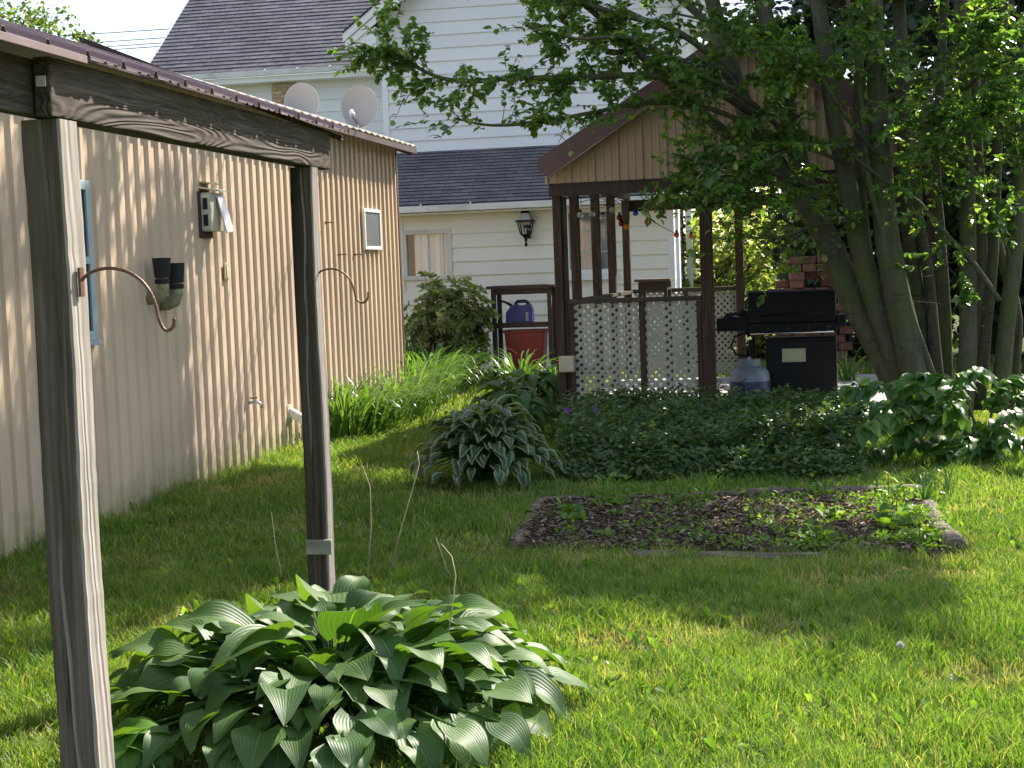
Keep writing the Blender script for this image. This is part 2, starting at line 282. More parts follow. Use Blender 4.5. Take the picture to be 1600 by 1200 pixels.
# ------------------------------------------------------------------ object helpers
def tag(o, label=None, cat=None, group=None, kind=None):
    if label: o['label'] = label
    if cat: o['category'] = cat
    if group: o['group'] = group
    if kind: o['kind'] = kind
    return o
def empty(name, loc=(0, 0, 0), label=None, cat=None, group=None, rz=0.):
    o = bpy.data.objects.new(name, None); o.empty_display_size = .1; col.objects.link(o); o.location = loc; o.rotation_euler = (0, 0, rz)
    return tag(o, label, cat, group)
def link(name, me, parent=None, mat4=None):
    o = bpy.data.objects.new(name, me); col.objects.link(o)
    if parent: o.parent = parent
    if mat4 is not None: o.matrix_local = mat4
    return o
class MB:
    def __init__(s): s.v = []; s.f = []; s.uv = None
    def add(s, vs, fs):
        k = len(s.v); s.v += [tuple(p) for p in vs]; s.f += [tuple(i+k for i in f) for f in fs]; return s
    def box(s, a, b):
        x0, x1 = sorted((a[0], b[0])); y0, y1 = sorted((a[1], b[1])); z0, z1 = sorted((a[2], b[2]))
        return s.add([(x0,y0,z0),(x1,y0,z0),(x1,y1,z0),(x0,y1,z0),(x0,y0,z1),(x1,y0,z1),(x1,y1,z1),(x0,y1,z1)],
                     [(0,3,2,1),(4,5,6,7),(0,1,5,4),(1,2,6,5),(2,3,7,6),(3,0,4,7)])
    def bar(s, a, b, w, h, up=(0, 0, 1)):
        a = Vector(a); b = Vector(b); d = (b-a).normalized(); r = d.cross(Vector(up))
        r = r.normalized() if r.length > 1e-4 else Vector((1, 0, 0)); u = r.cross(d); r = r*w/2; u = u*h/2
        return s.add([a-r-u, a+r-u, a+r+u, a-r+u, b-r-u, b+r-u, b+r+u, b-r+u], [(3,2,1,0),(4,5,6,7),(0,1,5,4),(1,2,6,5),(2,3,7,6),(3,0,4,7)])
    def prism(s, prof, p0, du, dv, ext):
        """closed outline prof [(u,v)] at p0 with axes du,dv, extruded by ext"""
        p0 = Vector(p0); du = Vector(du); dv = Vector(dv); ext = Vector(ext); n = len(prof)
        a = [p0+du*u+dv*q for u, q in prof]; flip = du.cross(dv).dot(ext) > 0
        fs = [tuple(range(n))[::-1] if flip else tuple(range(n)), tuple(range(n, 2*n)) if flip else tuple(range(n, 2*n))[::-1]]
        for i in range(n):
            j = (i+1) % n; q = (i, j, j+n, i+n); fs.append(q if flip else q[::-1])
        return s.add(a+[p+ext for p in a], fs)
    def tube(s, pts, rad, seg=8, cap=True, jit=0.):
        pts = [Vector(p) for p in pts]; n = len(pts)
        rad = rad if isinstance(rad, (list, tuple)) else [rad]*n
        vs = []; ref = None
        for i, p in enumerate(pts):
            t = (pts[min(i+1, n-1)]-pts[max(i-1, 0)]).normalized()
            if ref is None: ref = t.orthogonal().normalized()
            ref = (ref - t*ref.dot(t)).normalized(); bn = t.cross(ref)
            for k in range(seg):
                a = 2*math.pi*k/seg; r = rad[i]*(1+jit*random.uniform(-1, 1)); vs.append(p+ref*math.cos(a)*r+bn*math.sin(a)*r)
        fs = [(i*seg+k, i*seg+(k+1) % seg, (i+1)*seg+(k+1) % seg, (i+1)*seg+k) for i in range(n-1) for k in range(seg)]
        if cap: fs += [tuple(range(seg))[::-1], tuple(range((n-1)*seg, n*seg))]
        return s.add(vs, fs)
    def lathe(s, prof, c=(0, 0, 0), seg=20, sx=1., sy=1.):
        vs = [(c[0]+r*math.cos(2*math.pi*k/seg)*sx, c[1]+r*math.sin(2*math.pi*k/seg)*sy, c[2]+z) for r, z in prof for k in range(seg)]
        fs = [(i*seg+k, i*seg+(k+1) % seg, (i+1)*seg+(k+1) % seg, (i+1)*seg+k) for i in range(len(prof)-1) for k in range(seg)]
        return s.add(vs, fs)
    def sphere(s, c, r, seg=10, rings=6, sz=1.):
        return s.lathe([(max(1e-4, r*math.sin(math.pi*i/rings)), -r*math.cos(math.pi*i/rings)*sz) for i in range(rings+1)], c, seg)
    def build(s, name, mat, parent=None, bevel=0., smooth=False, local=None):
        me = bpy.data.meshes.new(name); me.from_pydata(s.v, [], s.f)
        if bevel or smooth:
            bm = bmesh.new(); bm.from_mesh(me)
            if bevel: bmesh.ops.bevel(bm, geom=[e for e in bm.edges if len(e.link_faces) == 2 and e.calc_face_angle(0) > .5], offset=bevel, segments=2, affect='EDGES', profile=.6)
            if smooth:
                for f in bm.faces: f.smooth = True
            bm.to_mesh(me); bm.free()
        me.materials.append(MT[mat] if isinstance(mat, str) else mat); me.update()
        return link(name, me, parent, local)
def npmesh(name, V, Fq, mat, parent=None, attrs=None, smooth=False, kind=None):
    """V (n,3); Fq (m,k) faces of k corners each; attrs {name: (n,)}"""
    me = bpy.data.meshes.new(name); n, m, k = len(V), len(Fq), Fq.shape[1]
    me.vertices.add(n); me.vertices.foreach_set('co', np.ascontiguousarray(V, np.float32).ravel())
    me.loops.add(m*k); me.loops.foreach_set('vertex_index', np.ascontiguousarray(Fq, np.int32).ravel())
    me.polygons.add(m); me.polygons.foreach_set('loop_start', np.arange(0, m*k, k, dtype=np.int32))
    try: me.polygons.foreach_set('loop_total', np.full(m, k, np.int32))
    except Exception: pass
    if smooth: me.polygons.foreach_set('use_smooth', np.ones(m, bool))
    for a, arr in (attrs or {}).items():
        at = me.attributes.new(a, 'FLOAT', 'POINT'); at.data.foreach_set('value', np.ascontiguousarray(arr, np.float32))
    me.materials.append(MT[mat]); me.update(calc_edges=True); me.validate()
    o = link(name, me, parent)
    if kind: o['kind'] = kind
    return o
def unit(a): return a/np.maximum(np.linalg.norm(a, axis=-1, keepdims=True), 1e-9)
LEAF_T = np.array([(0, 0, 0), (-.30, .32, .05), (-.26, .68, .04), (0, 1, -.06), (.26, .68, .04), (.30, .32, .05)])
LEAF_F = np.array([(0, 3, 2, 1), (0, 5, 4, 3)])
def leaves(name, P, D, Nm, size, mat, parent=None, width=1., kind='stuff', rnd=None):
    """many small folded leaves: P points, D directions, Nm rough normals"""
    P = np.asarray(P, float); D = unit(np.asarray(D, float)); X = unit(np.cross(D, np.asarray(Nm, float))); Z = np.cross(X, D)
    size = np.broadcast_to(size, (len(P),))
    V = P[:, None, :] + size[:, None, None]*(LEAF_T[None, :, 0:1]*width*X[:, None, :] + LEAF_T[None, :, 1:2]*D[:, None, :] + LEAF_T[None, :, 2:3]*Z[:, None, :]*1.6)
    Fq = (LEAF_F[None] + 6*np.arange(len(P))[:, None, None]).reshape(-1, 4)
    r = rng.random(len(P)) if rnd is None else rnd
    return npmesh(name, V.reshape(-1, 3), Fq, mat, parent, {'rnd': np.repeat(r, 6)}, kind=kind)
def vnoise(x, y, s=1., seed=0):
    r = np.random.default_rng(seed); t = 0
    for i in range(7):
        a = r.uniform(0, 6.28); k = s*(1+.55*i); t = t + np.sin((x*np.cos(a)+y*np.sin(a))*k*2.1+r.uniform(0, 6.28))*np.cos((x*np.sin(a)-y*np.cos(a))*k*1.7+r.uniform(0, 6.28))/(1+.35*i)
    return t/2.2
def leafshape(name, Lg, Wd, droop=.25, cup=.12, wave=.03, nu=7, nv=10, heart=.25, mat='hosta', seed=0, tip=1.):
    """one broad leaf with its own curve, UV across and along"""
    r = random.Random(seed); V = []; UV = []; tw = r.uniform(-.25, .25); side = r.uniform(-.08, .08); ph = r.uniform(0, 6)
    for j in range(nv+1):
        t = j/nv; wd = Wd*.5*(math.sin(math.pi*min(1, (t*.93+.07))**.72)**.8)*(1-.35*t*t*tip)
        if t >= 1: wd = .0006
        for i in range(nu+1):
            u = 2*i/nu-1; a = abs(u)
            y = Lg*t - heart*Lg*a**1.5*(1-t)**3*.75
            x = u*wd + side*Lg*t*t
            z = -droop*Lg*t*t + .10*Lg*math.sin(math.pi*t) + cup*Wd*a**1.3*math.sin(math.pi*min(1, t+.12)) + wave*Wd*a*math.sin(t*9+ph+(2 if u > 0 else 0)) + tw*u*wd*t
            V.append((x, y, z)); UV.append((i/nu, t))
    fs = [(j*(nu+1)+i, j*(nu+1)+i+1, (j+1)*(nu+1)+i+1, (j+1)*(nu+1)+i) for j in range(nv) for i in range(nu)]
    me = bpy.data.meshes.new(name); me.from_pydata(V, [], fs)
    ul = me.uv_layers.new(name='UVMap')
    for lp in me.loops: ul.data[lp.index].uv = UV[lp.vertex_index]
    for p in me.polygons: p.use_smooth = True
    me.materials.append(MT[mat]); me.update(); return me
def orient(p, d, nrm, s=1.):
    d = Vector(d).normalized(); x = d.cross(Vector(nrm)); x = x.normalized() if x.length > 1e-4 else Vector((1, 0, 0)); z = x.cross(d)
    m = Matrix((x, d, z)).transposed()
    return Matrix.Translation(p) @ m.to_4x4() @ Matrix.Scale(s, 4)
def U(a, b): return random.uniform(a, b)

# ================================================================== SETTING
npts = 2
lawn = MB().add([(-400, -60, 0), (400, -60, 0), (400, 600, 0), (-400, 600, 0)], [(0, 1, 2, 3)]).build('lawn', 'lawn'); tag(lawn, kind='structure')

GX = -4.37; GY0, GY1 = 3.0, 16.9; EAVE_X, EAVE_Z = -4.14, 2.97
# ------------------------------------------------------------------ garage
garage = empty('garage', (GX, GY0, 0), 'long tan ribbed steel garage wall running along the left of the lawn', 'garage')
def gl(x, y, z): return (x-GX, y-GY0, z)
RIB = .176; NP = 5
def ribprofile(n):
    p = [(0, 0)]
    for i in range(n):
        b = i*RIB; p += [(b+.108, 0), (b+.118, .021), (b+.160, .021), (b+RIB, 0)]
    return p
pm = MB(); pr = ribprofile(NP); H = 2.98
vs = [(x, y, z) for z in (-.05, H) for y, x in pr] ; n_ = len(pr)
pm.add(vs, [(i, i+1, i+1+n_, i+n_) for i in range(n_-1)])
first = None; y = GY0; k = 0
npan = int(round((GY1-GY0)/(RIB*NP)))
RIB_L = RIB*NP
for i in range(npan):
    m4 = Matrix.Translation((.0 + (.0008 if i % 2 else 0), i*RIB_L, 0))
    if first is None: first = pm.build('wall_panel', 'tan', garage, local=m4)
    else: link('wall_panel', first.data, garage, m4)
GY1 = GY0+npan*RIB_L
MB().box((-.02, GY1-GY0-.01, -.02), (.03, GY1-GY0+.05, 2.93)).build('corner_trim', 'bronze', garage, bevel=.004)
MB().box((-6.2, 0.0, 0), (-.04, GY1-GY0-.012, 2.7)).build('wall', 'tan2', garage)
# roof sheets: eave overhang, rising to a ridge on the left, past the end of the wall
rt = MB(); ry0, ry1 = 0., GY1-GY0+.22; x0 = EAVE_X-GX; zz = EAVE_Z
n = int((ry1-ry0)/.115)
prof = []
for i in range(n+1):
    yy = ry0+(ry1-ry0)*i/n; prof.append((yy, .018 if i % 2 else 0.))
top = [(x0, a, zz+b) for a, b in prof]+[(-3.2, a, zz+1.1+b) for a, b in prof]
m_ = len(prof); rt.add(top, [(i, i+1, i+1+m_, i+m_) for i in range(m_-1)])
low = [(x0, a, zz+b-.012) for a, b in prof]+[(-3.2, a, zz+1.1+b-.012) for a, b in prof]; rt.add(low, [(i+m_, i+1+m_, i+1, i) for i in range(m_-1)])
rt.add([*(tuple(p) for p in top[:m_]), *(tuple(p) for p in low[:m_])], [(i+m_, i+1+m_, i+1, i) for i in range(m_-1)])
rt.build('roof', 'roofpale', garage)
MB().box((x0-.03, ry0, zz-.075), (x0-.006, ry1-.02, zz-.016)).build('fascia', 'browndark', garage)
MB().bar((x0-.04, ry1-.04, zz-.05), (-3.2, ry1-.04, zz+1.05), .03, .09, (0, 0, 1)).build('rake_trim', 'bronze', garage)
# the big window beside the near post, seen edge on
def gwin(y0, y1, z0, z1, fr, pane, fw=.06, depth=.07, rail=True, sill=True):
    o = MB(); X = .018
    for a, b in (((X, y0, z0), (X+depth, y0+fw, z1)), ((X, y1-fw, z0), (X+depth, y1, z1)), ((X, y0+fw, z0), (X+depth, y1-fw, z0+fw)), ((X, y0+fw, z1-fw), (X+depth, y1-fw, z1))): o.box(a, b)
    wn = o.build('window', fr, garage, bevel=.004)
    MB().box((X+.004, y0+fw, z0+fw), (X+.02, y1-fw, z1-fw)).build('pane', pane, wn)
    if rail: MB().box((X+.02, y0+fw, (z0+z1)/2-.02), (X+.05, y1-fw, (z0+z1)/2+.025)).build('meeting_rail', fr, wn)
    if sill: MB().box((X, y0-.02, z0-.03), (X+depth+.015, y1+.012, z0-.002)).build('sill', fr, wn, bevel=.004)
    return wn
a = W.x(146, 400, GX+.05); b_ = W.x(66, 400, GX+.05); t_ = W.x(135, 282, GX+.05).z; u_ = W.x(140, 533, GX+.05).z
gwin(b_.y-GY0, a.y-GY0, u_, t_, 'bluetrim', 'glass', depth=.035)
a = W.x(596, 360, GX+.05); b_ = W.x(571, 360, GX+.05); t_ = W.x(584, 327, GX+.05).z; u_ = W.x(584, 390, GX+.05).z
gwin(b_.y-GY0, a.y-GY0, u_, t_, 'trim', 'screen', fw=.035, depth=.03, rail=False, sill=False)

# things fixed on the garage wall
def at_wall(px, py, off=0.): return W.x(px, py, GX+off)
p = at_wall(313, 333); bh = empty('wall_vent', (p.x, p.y, p.z), 'pale louvred vent box with lifted flap jutting from the tan garage wall', 'vent')
MB().box((.018, -.09, -.19), (.0295, .16, .16)).build('back_plate', 'browndark', bh)
MB().box((.03, -.055, -.14), (.105, .20, .15)).build('box', 'creamplastic', bh, bevel=.004)
MB().box((.032, -.060, -.125), (.10, -.0555, .135)).build('side_trim', 'bin_vent', bh)
for z0 in (-.10, .025): MB().box((.048, -.0655, z0), (.084, -.0605, z0+.085)).build('louvre_opening', 'blackrough', bh)
MB().bar((.115, .13, .13), (.175, .15, -.15), .15, .012, (1, 0, 0)).build('flap', 'ventpale', bh, bevel=.003)
MB().bar((.0, .08, .195), (.15, .08, .165), .30, .012).build('hood', 'bin_vent', bh)
MB().bar((.0, .08, .235), (.10, .08, .22), .26, .012).build('top_plate', 'olivepipe', bh)
def elbow(px, pyt, pyb, px2, lab, r=.048):
    a = at_wall(px, pyt, .13); b = at_wall(px, (pyt+pyb)/2+6, .13); z0 = at_wall(px2, pyb, .13).z
    e = empty('vent_pipe', (GX, a.y, z0), lab, 'vent pipe')
    h = b.z-z0; ht = a.z-z0
    MB().tube([(.0, 0, 0), (.07, 0, 0), (.11, 0, .015), (.13, 0, .06), (.13, 0, h+.03)], r, 12).build('elbow', 'olivepipe', e, smooth=True)
    MB().lathe([(.0001, h-.012), (r*1.16, h-.012), (r*1.2, h), (r*1.2, h+.02), (r*1.0, h+.02)], (.13, 0, 0), 14).build('joint_ring', 'blackrough', e)
    MB().lathe([(r*1.15, h+.035), (r*1.2, h+.03), (r*1.45, ht), (r*1.3, ht), (r*1.2, ht-.03), (.001, ht-.03)], (.13, 0, 0), 14).build('cap', 'blackrough', e)
elbow(252, 403, 466, 250, 'further left black-capped vent pipe elbow on the tan garage wall', .044)
elbow(272, 411, 474, 270, 'black-capped vent pipe elbow nearer the louvred vent box', .05)
p = at_wall(349, 424); pl = empty('thermometer', p, 'narrow pale thermometer plate screwed to the tan garage wall', 'thermometer')
MB().box((.018, -.04, -.065), (.03, .045, .065)).build('plate', 'tan', pl, bevel=.003); MB().box((.03, -.012, -.05), (.036, .015, .05)).build('scale', 'bin_vent', pl)
p = at_wall(386, 629); fa = empty('garden_tap', p, 'small outdoor water tap low on the tan garage wall', 'tap')
MB().tube([(.0, 0, 0), (.09, 0, 0), (.115, 0, -.01), (.12, 0, -.045)], .012, 8).build('spout', 'galv', fa, smooth=True)
MB().tube([(.06, 0, .0), (.06, 0, .035)], .007, 6).build('valve_stem', 'galv', fa); MB().lathe([(.001, .03), (.03, .032), (.03, .042), (.001, .044)], (.06, 0, 0), 10).build('handle', 'rust', fa)
p = at_wall(450, 655); dv = empty('dryer_spout', p, 'white slanted plastic spout sticking out low on the garage wall', 'spout')
MB().bar((.01, 0, .07), (.20, .02, -.05), .085, .075).build('duct', 'bin_vent', dv, bevel=.008); MB().box((.012, -.07, -.02), (.028, .07, .13)).build('flange', 'creamplastic', dv)
for px, py, lb in ((505, 348, 'rusty bolt pin high on the wall beside the second post'), (527, 398, 'left one of two level rusty bolt pins on the garage wall'), (552, 398, 'right one of two level rusty bolt pins on the garage wall')):
    p = at_wall(px, py); bo = empty('wall_bolt', p, lb, 'bolt', 'rusty bolt pins in the garage wall')
    MB().tube([(.0, 0, 0), (.10, 0, 0)], .006, 6).build('pin', 'rust', bo); MB().lathe([(.001, 0), (.018, 0), (.018, .006), (.001, .006)], (0, 0, 0), 8).build('washer', 'rust', bo, local=Matrix.Translation((.02, 0, 0)) @ Matrix.Rotation(math.pi/2, 4, 'Y'))

# satellite dishes standing above the garage roof
def dish(px, py, Y, r, lab, arm):
    c = W.y(px, py, Y); base_z = EAVE_Z + (EAVE_X - c.x)*.345
    d = empty('satellite_dish', (c.x, c.y+.12, base_z), lab, 'satellite dish', 'satellite dishes above the garage roof')
    m4 = Matrix.Translation((0, -.12, c.z-base_z)) @ Matrix.Rotation(R(8), 4, 'Z') @ Matrix.Rotation(R(84), 4, 'X')
    pr = [(1e-3, -.045)]+[(r*t, -.045*(1-t*t)) for t in (.2, .4, .6, .8, .93, 1)]+[(r*1.015, -.002), (r*1.015, -.014)]+[(r*t, -.012-.045*(1-t*t)) for t in (.8, .4, .01)]
    MB().lathe(pr, (0, 0, 0), 36, 1., 1.16).build('reflector', 'dish', d, smooth=True, local=m4)
    MB().tube([(0, .0, -.1), (0, 0, (c.z-base_z)*.9)], .022, 10).build('mast', 'galv', d, smooth=True)
    MB().box((-.04, -.035, c.z-base_z-.10), (.04, .0, c.z-base_z+.06)).build('bracket', 'galv', d)
    if arm:
        MB().bar((0, -.15, c.z-base_z-r*1.05), (.0, -.42, c.z-base_z-r*.55), .03, .035).build('arm', 'galv', d)
        MB().tube([(0, -.40, c.z-base_z-r*.6), (-.03, -.34, c.z-base_z-r*.35)], [.03, .024], 10).build('receiver', 'trim', d)
        MB().bar((.02, -.10, c.z-base_z-r*1.1), (.13, -.05, c.z-base_z-r*.75), .05, .015).build('side_brace', 'trim', d)
dish(471, 160, 16.6, .190, 'left grey satellite dish half hidden by the garage roof edge', False)
dish(561, 166, 16.8, .205, 'right grey satellite dish with its arm showing below', True)

# ------------------------------------------------------------------ lean-to frame (posts, beams, ribbed roof)
BX = -1.92; BY1 = W.x(516, 240, BX).y; BZ = 2.0
shed = empty('lean_to_shelter', (BX, 4.1, 0), 'weathered wooden post and beam shelter with ribbed brown metal roof edge', 'shelter')
def sl(x, y, z): return (x-BX, y-4.1, z)
def lbox(name, a, b, mat, bevel=.006): return MB().box(sl(*a), sl(*b)).build(name, mat, shed, bevel=bevel)
def roughpost(x0, y0, s, z1, seed, mat='post'):
    """a square post with worn edges, slight bow and a long check (crack) cut down its front"""
    r = random.Random(seed); mb = MB(); prof = []
    cx = s*.52; b = .006
    ring = [(b, 0), (cx-.008, 0), (cx, .010), (cx+.006, 0), (s-b, 0), (s, b), (s, s-b), (s-b, s), (b, s), (0, s-b), (0, b)]
    nz = 44; vs = []
    for j in range(nz+1):
        z = z1*j/nz; dx = .003*math.sin(j*.21+seed)+r.uniform(-.0006, .0006); wob = .010*math.sin(j*.16+seed*2)+.003*math.sin(j*.7); dp = max(.0, .6+.6*math.sin(j*.12+seed))
        for q, (px, py) in enumerate(ring):
            if q in (1, 2, 3): px += wob; py = py*dp
            e = r.uniform(-.0008, .0008); vs.append((x0+px+dx+e, y0+py+e, z))
    m = len(ring); fs = [(j*m+i, j*m+(i+1) % m, (j+1)*m+(i+1) % m, (j+1)*m+i) for j in range(nz) for i in range(m)]
    fs += [tuple(range(m))[::-1], tuple(range(nz*m, nz*m+m))]
    return mb.add([sl(*p) for p in vs], fs).build('post', mat, shed)
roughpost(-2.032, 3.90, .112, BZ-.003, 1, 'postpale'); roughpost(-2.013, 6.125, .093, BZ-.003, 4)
lbox('inner_beam', (-2.018, 1.6, BZ+.004), (-1.973, 3.97, BZ+.155), 'beam')
lbox('outer_beam', (-1.968, 3.86, BZ), (BX+.001, BY1, BZ+.158), 'beam')
lbox('inner_beam', (-2.018, 3.975, BZ+.004), (-1.973, BY1-.03, BZ+.155), 'beam')
lbox('post_block', (-2.012, 6.103, .385), (-1.900, 6.1235, .447), 'block', .004)
MB().box(sl(-1.956, 3.852, 2.078), sl(-1.930, 3.858, 2.106)).build('paper_tag', 'bin_vent', shed)
# roof sheets of the shelter: each .69 m sheet a part
RX, RZ, SL = -1.862, 2.163, .36
def sheet(y0, n, mat):
    pr = []
    for i in range(n):
        b = i*.23; pr += [(b, 0), (b+.07, 0), (b+.078, .006), (b+.092, .006), (b+.10, 0), (b+.135, 0), (b+.143, .006), (b+.157, .006), (b+.165, 0), (b+.188, 0), (b+.199, .021), (b+.213, .021), (b+.224, 0)]
    pr.append((n*.23, 0)); m = len(pr); mb = MB(); XR = -1.2
    up = [sl(RX, y0+a, RZ+h) for a, h in pr]+[sl(RX+XR, y0+a, RZ-XR*SL+h) for a, h in pr]
    lo = [(p[0], p[1], p[2]-.002) for p in up]
    mb.add(up, [(i, i+1, i+1+m, i+m) for i in range(m-1)]); mb.add(lo, [(i+m, i+1+m, i+1, i) for i in range(m-1)])
    mb.add(up[:m]+lo[:m], [(i+m, i+1+m, i+1, i) for i in range(m-1)])
    return mb.build('roof_sheet', mat, shed)
for i, y0 in enumerate((1.93, 2.62, 3.31, 4.0, 4.69, 5.38)): sheet(y0, 3, 'roofpurple')
sheet(6.07, 2, 'roofpurple')
MB().prism([(0, .0), (.012, .0), (.012, -.022), (0, -.022)], sl(RX-.006, 1.93, RZ+.004), (1, 0, 0), (0, 0, 1), (0, 3.96-1.93, 0)).build('edge_flashing', 'roofpurple', shed, bevel=.002)
MB().prism([(0, 0), (-1.19, .5), (-1.19, .475), (0, -.025)], sl(RX-.03, 6.50, RZ-.012), (1, 0, 0), (0, 0, 1), (0, .025, 0)).build('end_board', 'beam', shed)
# other slope and far posts, out of frame to the left
mb = MB(); xr = RX-1.2; zr = RZ+1.2*SL
mb.add([sl(xr, 1.93, zr+.005), sl(xr, 6.53, zr+.005), sl(-4.25, 6.53, RZ), sl(-4.25, 1.93, RZ)], [(0, 1, 2, 3)]).build('back_roof_sheet', 'roofpurple', shed)
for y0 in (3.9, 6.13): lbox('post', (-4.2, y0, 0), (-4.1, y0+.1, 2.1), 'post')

# plant hooks
def hook(px, pys, Y, lab, s, X0):
    pts = [W.y(a, b, Y) for a, b in pys]; p0 = pts[0]
    h = empty('plant_hook', p0, lab, 'plant hook', 'iron plant hooks on the shelter posts')
    # smooth the path
    P = [Vector(q)-Vector(p0) for q in pts]; out_ = []
    for i in range(len(P)-1):
        a, b, c, d = P[max(i-1, 0)], P[i], P[i+1], P[min(i+2, len(P)-1)]
        for k in range(5):
            t = k/5; out_.append(.5*((2*b)+(c-a)*t+(2*a-5*b+4*c-d)*t*t+(3*b-a-3*c+d)*t**3))
    out_.append(P[-1])
    MB().tube(out_, s, 8).build('bent_rod', 'rust', h, smooth=True)
    MB().box((-.004, -.012, -.045), (.003, .012, .035)).build('mounting_plate', 'rust', h)
hook(0, [(127, 438), (143, 425), (170, 419), (200, 425), (225, 443), (241, 470), (248, 498), (256, 514), (264, 516), (271, 509), (272, 497)], 3.95, 'thicker rusty plant hook curving from the near left post', .0048, 0)
hook(0, [(494, 430), (503, 423), (518, 420), (533, 424), (546, 436), (553, 453), (557, 467), (565, 473), (572, 470), (575, 464), (575, 456)], 6.18, 'thin rusty plant hook curving from the second post', .0042, 0)

# ------------------------------------------------------------------ white house
HY = 23.0; UY = 24.9; WY = 26.6
house = empty('white_house', (W.y(820, 600, HY).x, HY, 0), 'two storey white clapboard house with shingled roofs behind the yard', 'house')
H0 = house.location.copy()
def hb(mb, name, mat, bevel=0., smooth=False): 
    o = mb.build(name, mat, house, bevel=bevel, smooth=smooth); o.data.transform(Matrix.Translation(-H0)); return o
EXPO = .212
def board(mb, x0, x1, y, z0, z1, face=-1):
    """a clapboard: bottom edge proud"""
    d = .019*-face
    return mb.prism([(0, z0), (-.028, z0), (-.028, z0+.012), (-.004, z1+.014), (0, z1+.014)], (x0, y, 0), (0, 1, 0), (0, 0, 1), (x1-x0, 0, 0))
def clap(x0, x1, y, z0, z1, mat, holes=(), clip=None):
    z = z0
    while z < z1:
        zt = min(z+EXPO, z1); segs = [(x0, x1)]
        if clip: 
            a, b = clip(z+.02); a2, b2 = clip(zt)
            if b-a < .1: break
            segs = [(a, b)]
        for hx0, hx1, hz0, hz1 in holes:
            if zt > hz0+.01 and z < hz1-.01:
                segs = [s for (a, b) in segs for s in ((a, min(b, hx0)), (max(a, hx1), b)) if s[1]-s[0] > .03]
        for a, b in segs: hb(board(MB(), a, b, y, z, zt-.002), 'siding_board', mat)
        z += EXPO
xl = W.y(560, 330, HY).x-2.0; xr = W.y(1043, 380, HY).x
zE = W.y(750, 322, HY).z+.02
hA = (W.y(631, 400, HY).x, W.y(706, 400, HY).x, W.y(668, 436, HY).z, W.y(668, 360, HY).z)
hB = (W.y(884, 380, HY).x, W.y(960, 380, HY).x, W.y(920, 427, HY).z, W.y(920, 326, HY).z)
# lower front wall
zs = W.y(750, 318, HY).z; z0 = zE-EXPO*round(zE/EXPO)+.0
clap(xl, xr, HY, z0, zE, 'cream', (hA, hB))
hb(MB().box((xl, HY+.003, 0), (hA[0], HY+.12, zE)).box((hA[1], HY+.003, 0), (hB[0], HY+.12, zE)).box((hB[1], HY+.003, 0), (xr, HY+.12, zE)).box((hA[0], HY+.003, 0), (hA[1], HY+.12, hA[2])).box((hA[0], HY+.003, hA[3]), (hA[1], HY+.12, zE)).box((hB[0], HY+.003, 0), (hB[1], HY+.12, hB[2])).box((hB[0], HY+.003, hB[3]), (hB[1], HY+.12, zE)), 'wall', 'cream')
hb(MB().box((xr, HY-.03, 0), (xr+.10, HY+.10, zE)), 'corner_board', 'trim')
# right side wall of the front part (sunlit) as clapboards running back
z = z0
while z < zE:
    hb(MB().prism([(0, z), (.017, z), (.004, z+EXPO+.008), (0, z+EXPO+.008)], (xr+.06, HY+.103, 0), (1, 0, 0), (0, 0, 1), (0, 2.6, 0)), 'siding_board', 'white'); z += EXPO
hb(MB().box((xr-.2, HY+.122, 0), (xr+.058, HY+2.7, zE+.9)), 'wall', 'white')
hb(MB().tube([(xr+.15, HY+.02, zE-.05), (xr+.15, HY+.02, .2), (xr+.2, HY-.1, .08)], .035, 8), 'downspout', 'trim', smooth=True)
# windows
def hwin(h, y, fr, curtain, cur_x=None, sash=True):
    x0, x1, z0, z1 = h; f = .055
    o = MB().box((x0-.01, y-.035, z0-.01), (x0+f, y+.07, z1+.01)).box((x1-f, y-.035, z0-.01), (x1+.01, y+.07, z1+.01)).box((x0+f, y-.035, z1-f), (x1-f, y+.07, z1+.01)).box((x0+f, y-.035, z0-.01), (x1-f, y+.07, z0+f))
    wn = hb(o, 'window', fr, .004)
    def sub(mb, name, mat):
        q = mb.build(name, mat, wn); q.data.transform(Matrix.Translation(-H0)); return q
    sub(MB().box((x0+f, y+.022, z0+f), (x1-f, y+.026, z1-f)), 'pane', 'clear')
    sub(MB().box((x0-.1, y+.4, z0-.1), (x1+.1, y+.41, z1+.1)), 'room_back', 'room')
    cx = cur_x or (x0+f, x1-f); n = 26; vs = []
    for i in range(n+1):
        t = i/n; xx = cx[0]+(cx[1]-cx[0])*t; yy = y+.050+.014*math.sin(t*33)+.008*math.sin(t*13+1)
        vs += [(xx, yy, z0-.02), (xx, yy, z1+.02)]
    sub(MB().add(vs, [(2*i, 2*i+2, 2*i+3, 2*i+1) for i in range(n)]), 'curtain', curtain)
    return wn, sub
wn, sub = hwin(hA, HY, 'gutter', 'curtain', (hA[0]+.16, hA[1]-.05))
sub(MB().box(((hA[0]+hA[1])/2-.02, HY-.0, hA[2]+.055), ((hA[0]+hA[1])/2+.01, HY+.02, hA[3]-.055)), 'mullion', 'trim')
sub(MB().box(((hA[0]+hA[1])/2+.22, HY-.0, hA[2]+.055), ((hA[0]+hA[1])/2+.245, HY+.02, hA[3]-.055)), 'mullion', 'trim')
wn, sub = hwin(hB, HY, 'trim', 'curtaingrey')
for t in (.33, .66): sub(MB().box((hB[0]+.055, HY+.0, hB[2]+t*(hB[3]-hB[2])-.008), (hB[1]-.055, HY+.02, hB[2]+t*(hB[3]-hB[2])+.008)), 'glazing_bar', 'bluetrim')
sub(MB().box((hB[0]-.04, HY-.07, hB[2]-.10), (hB[1]+.04, HY-.02, hB[2]-.012)), 'sill', 'trim')
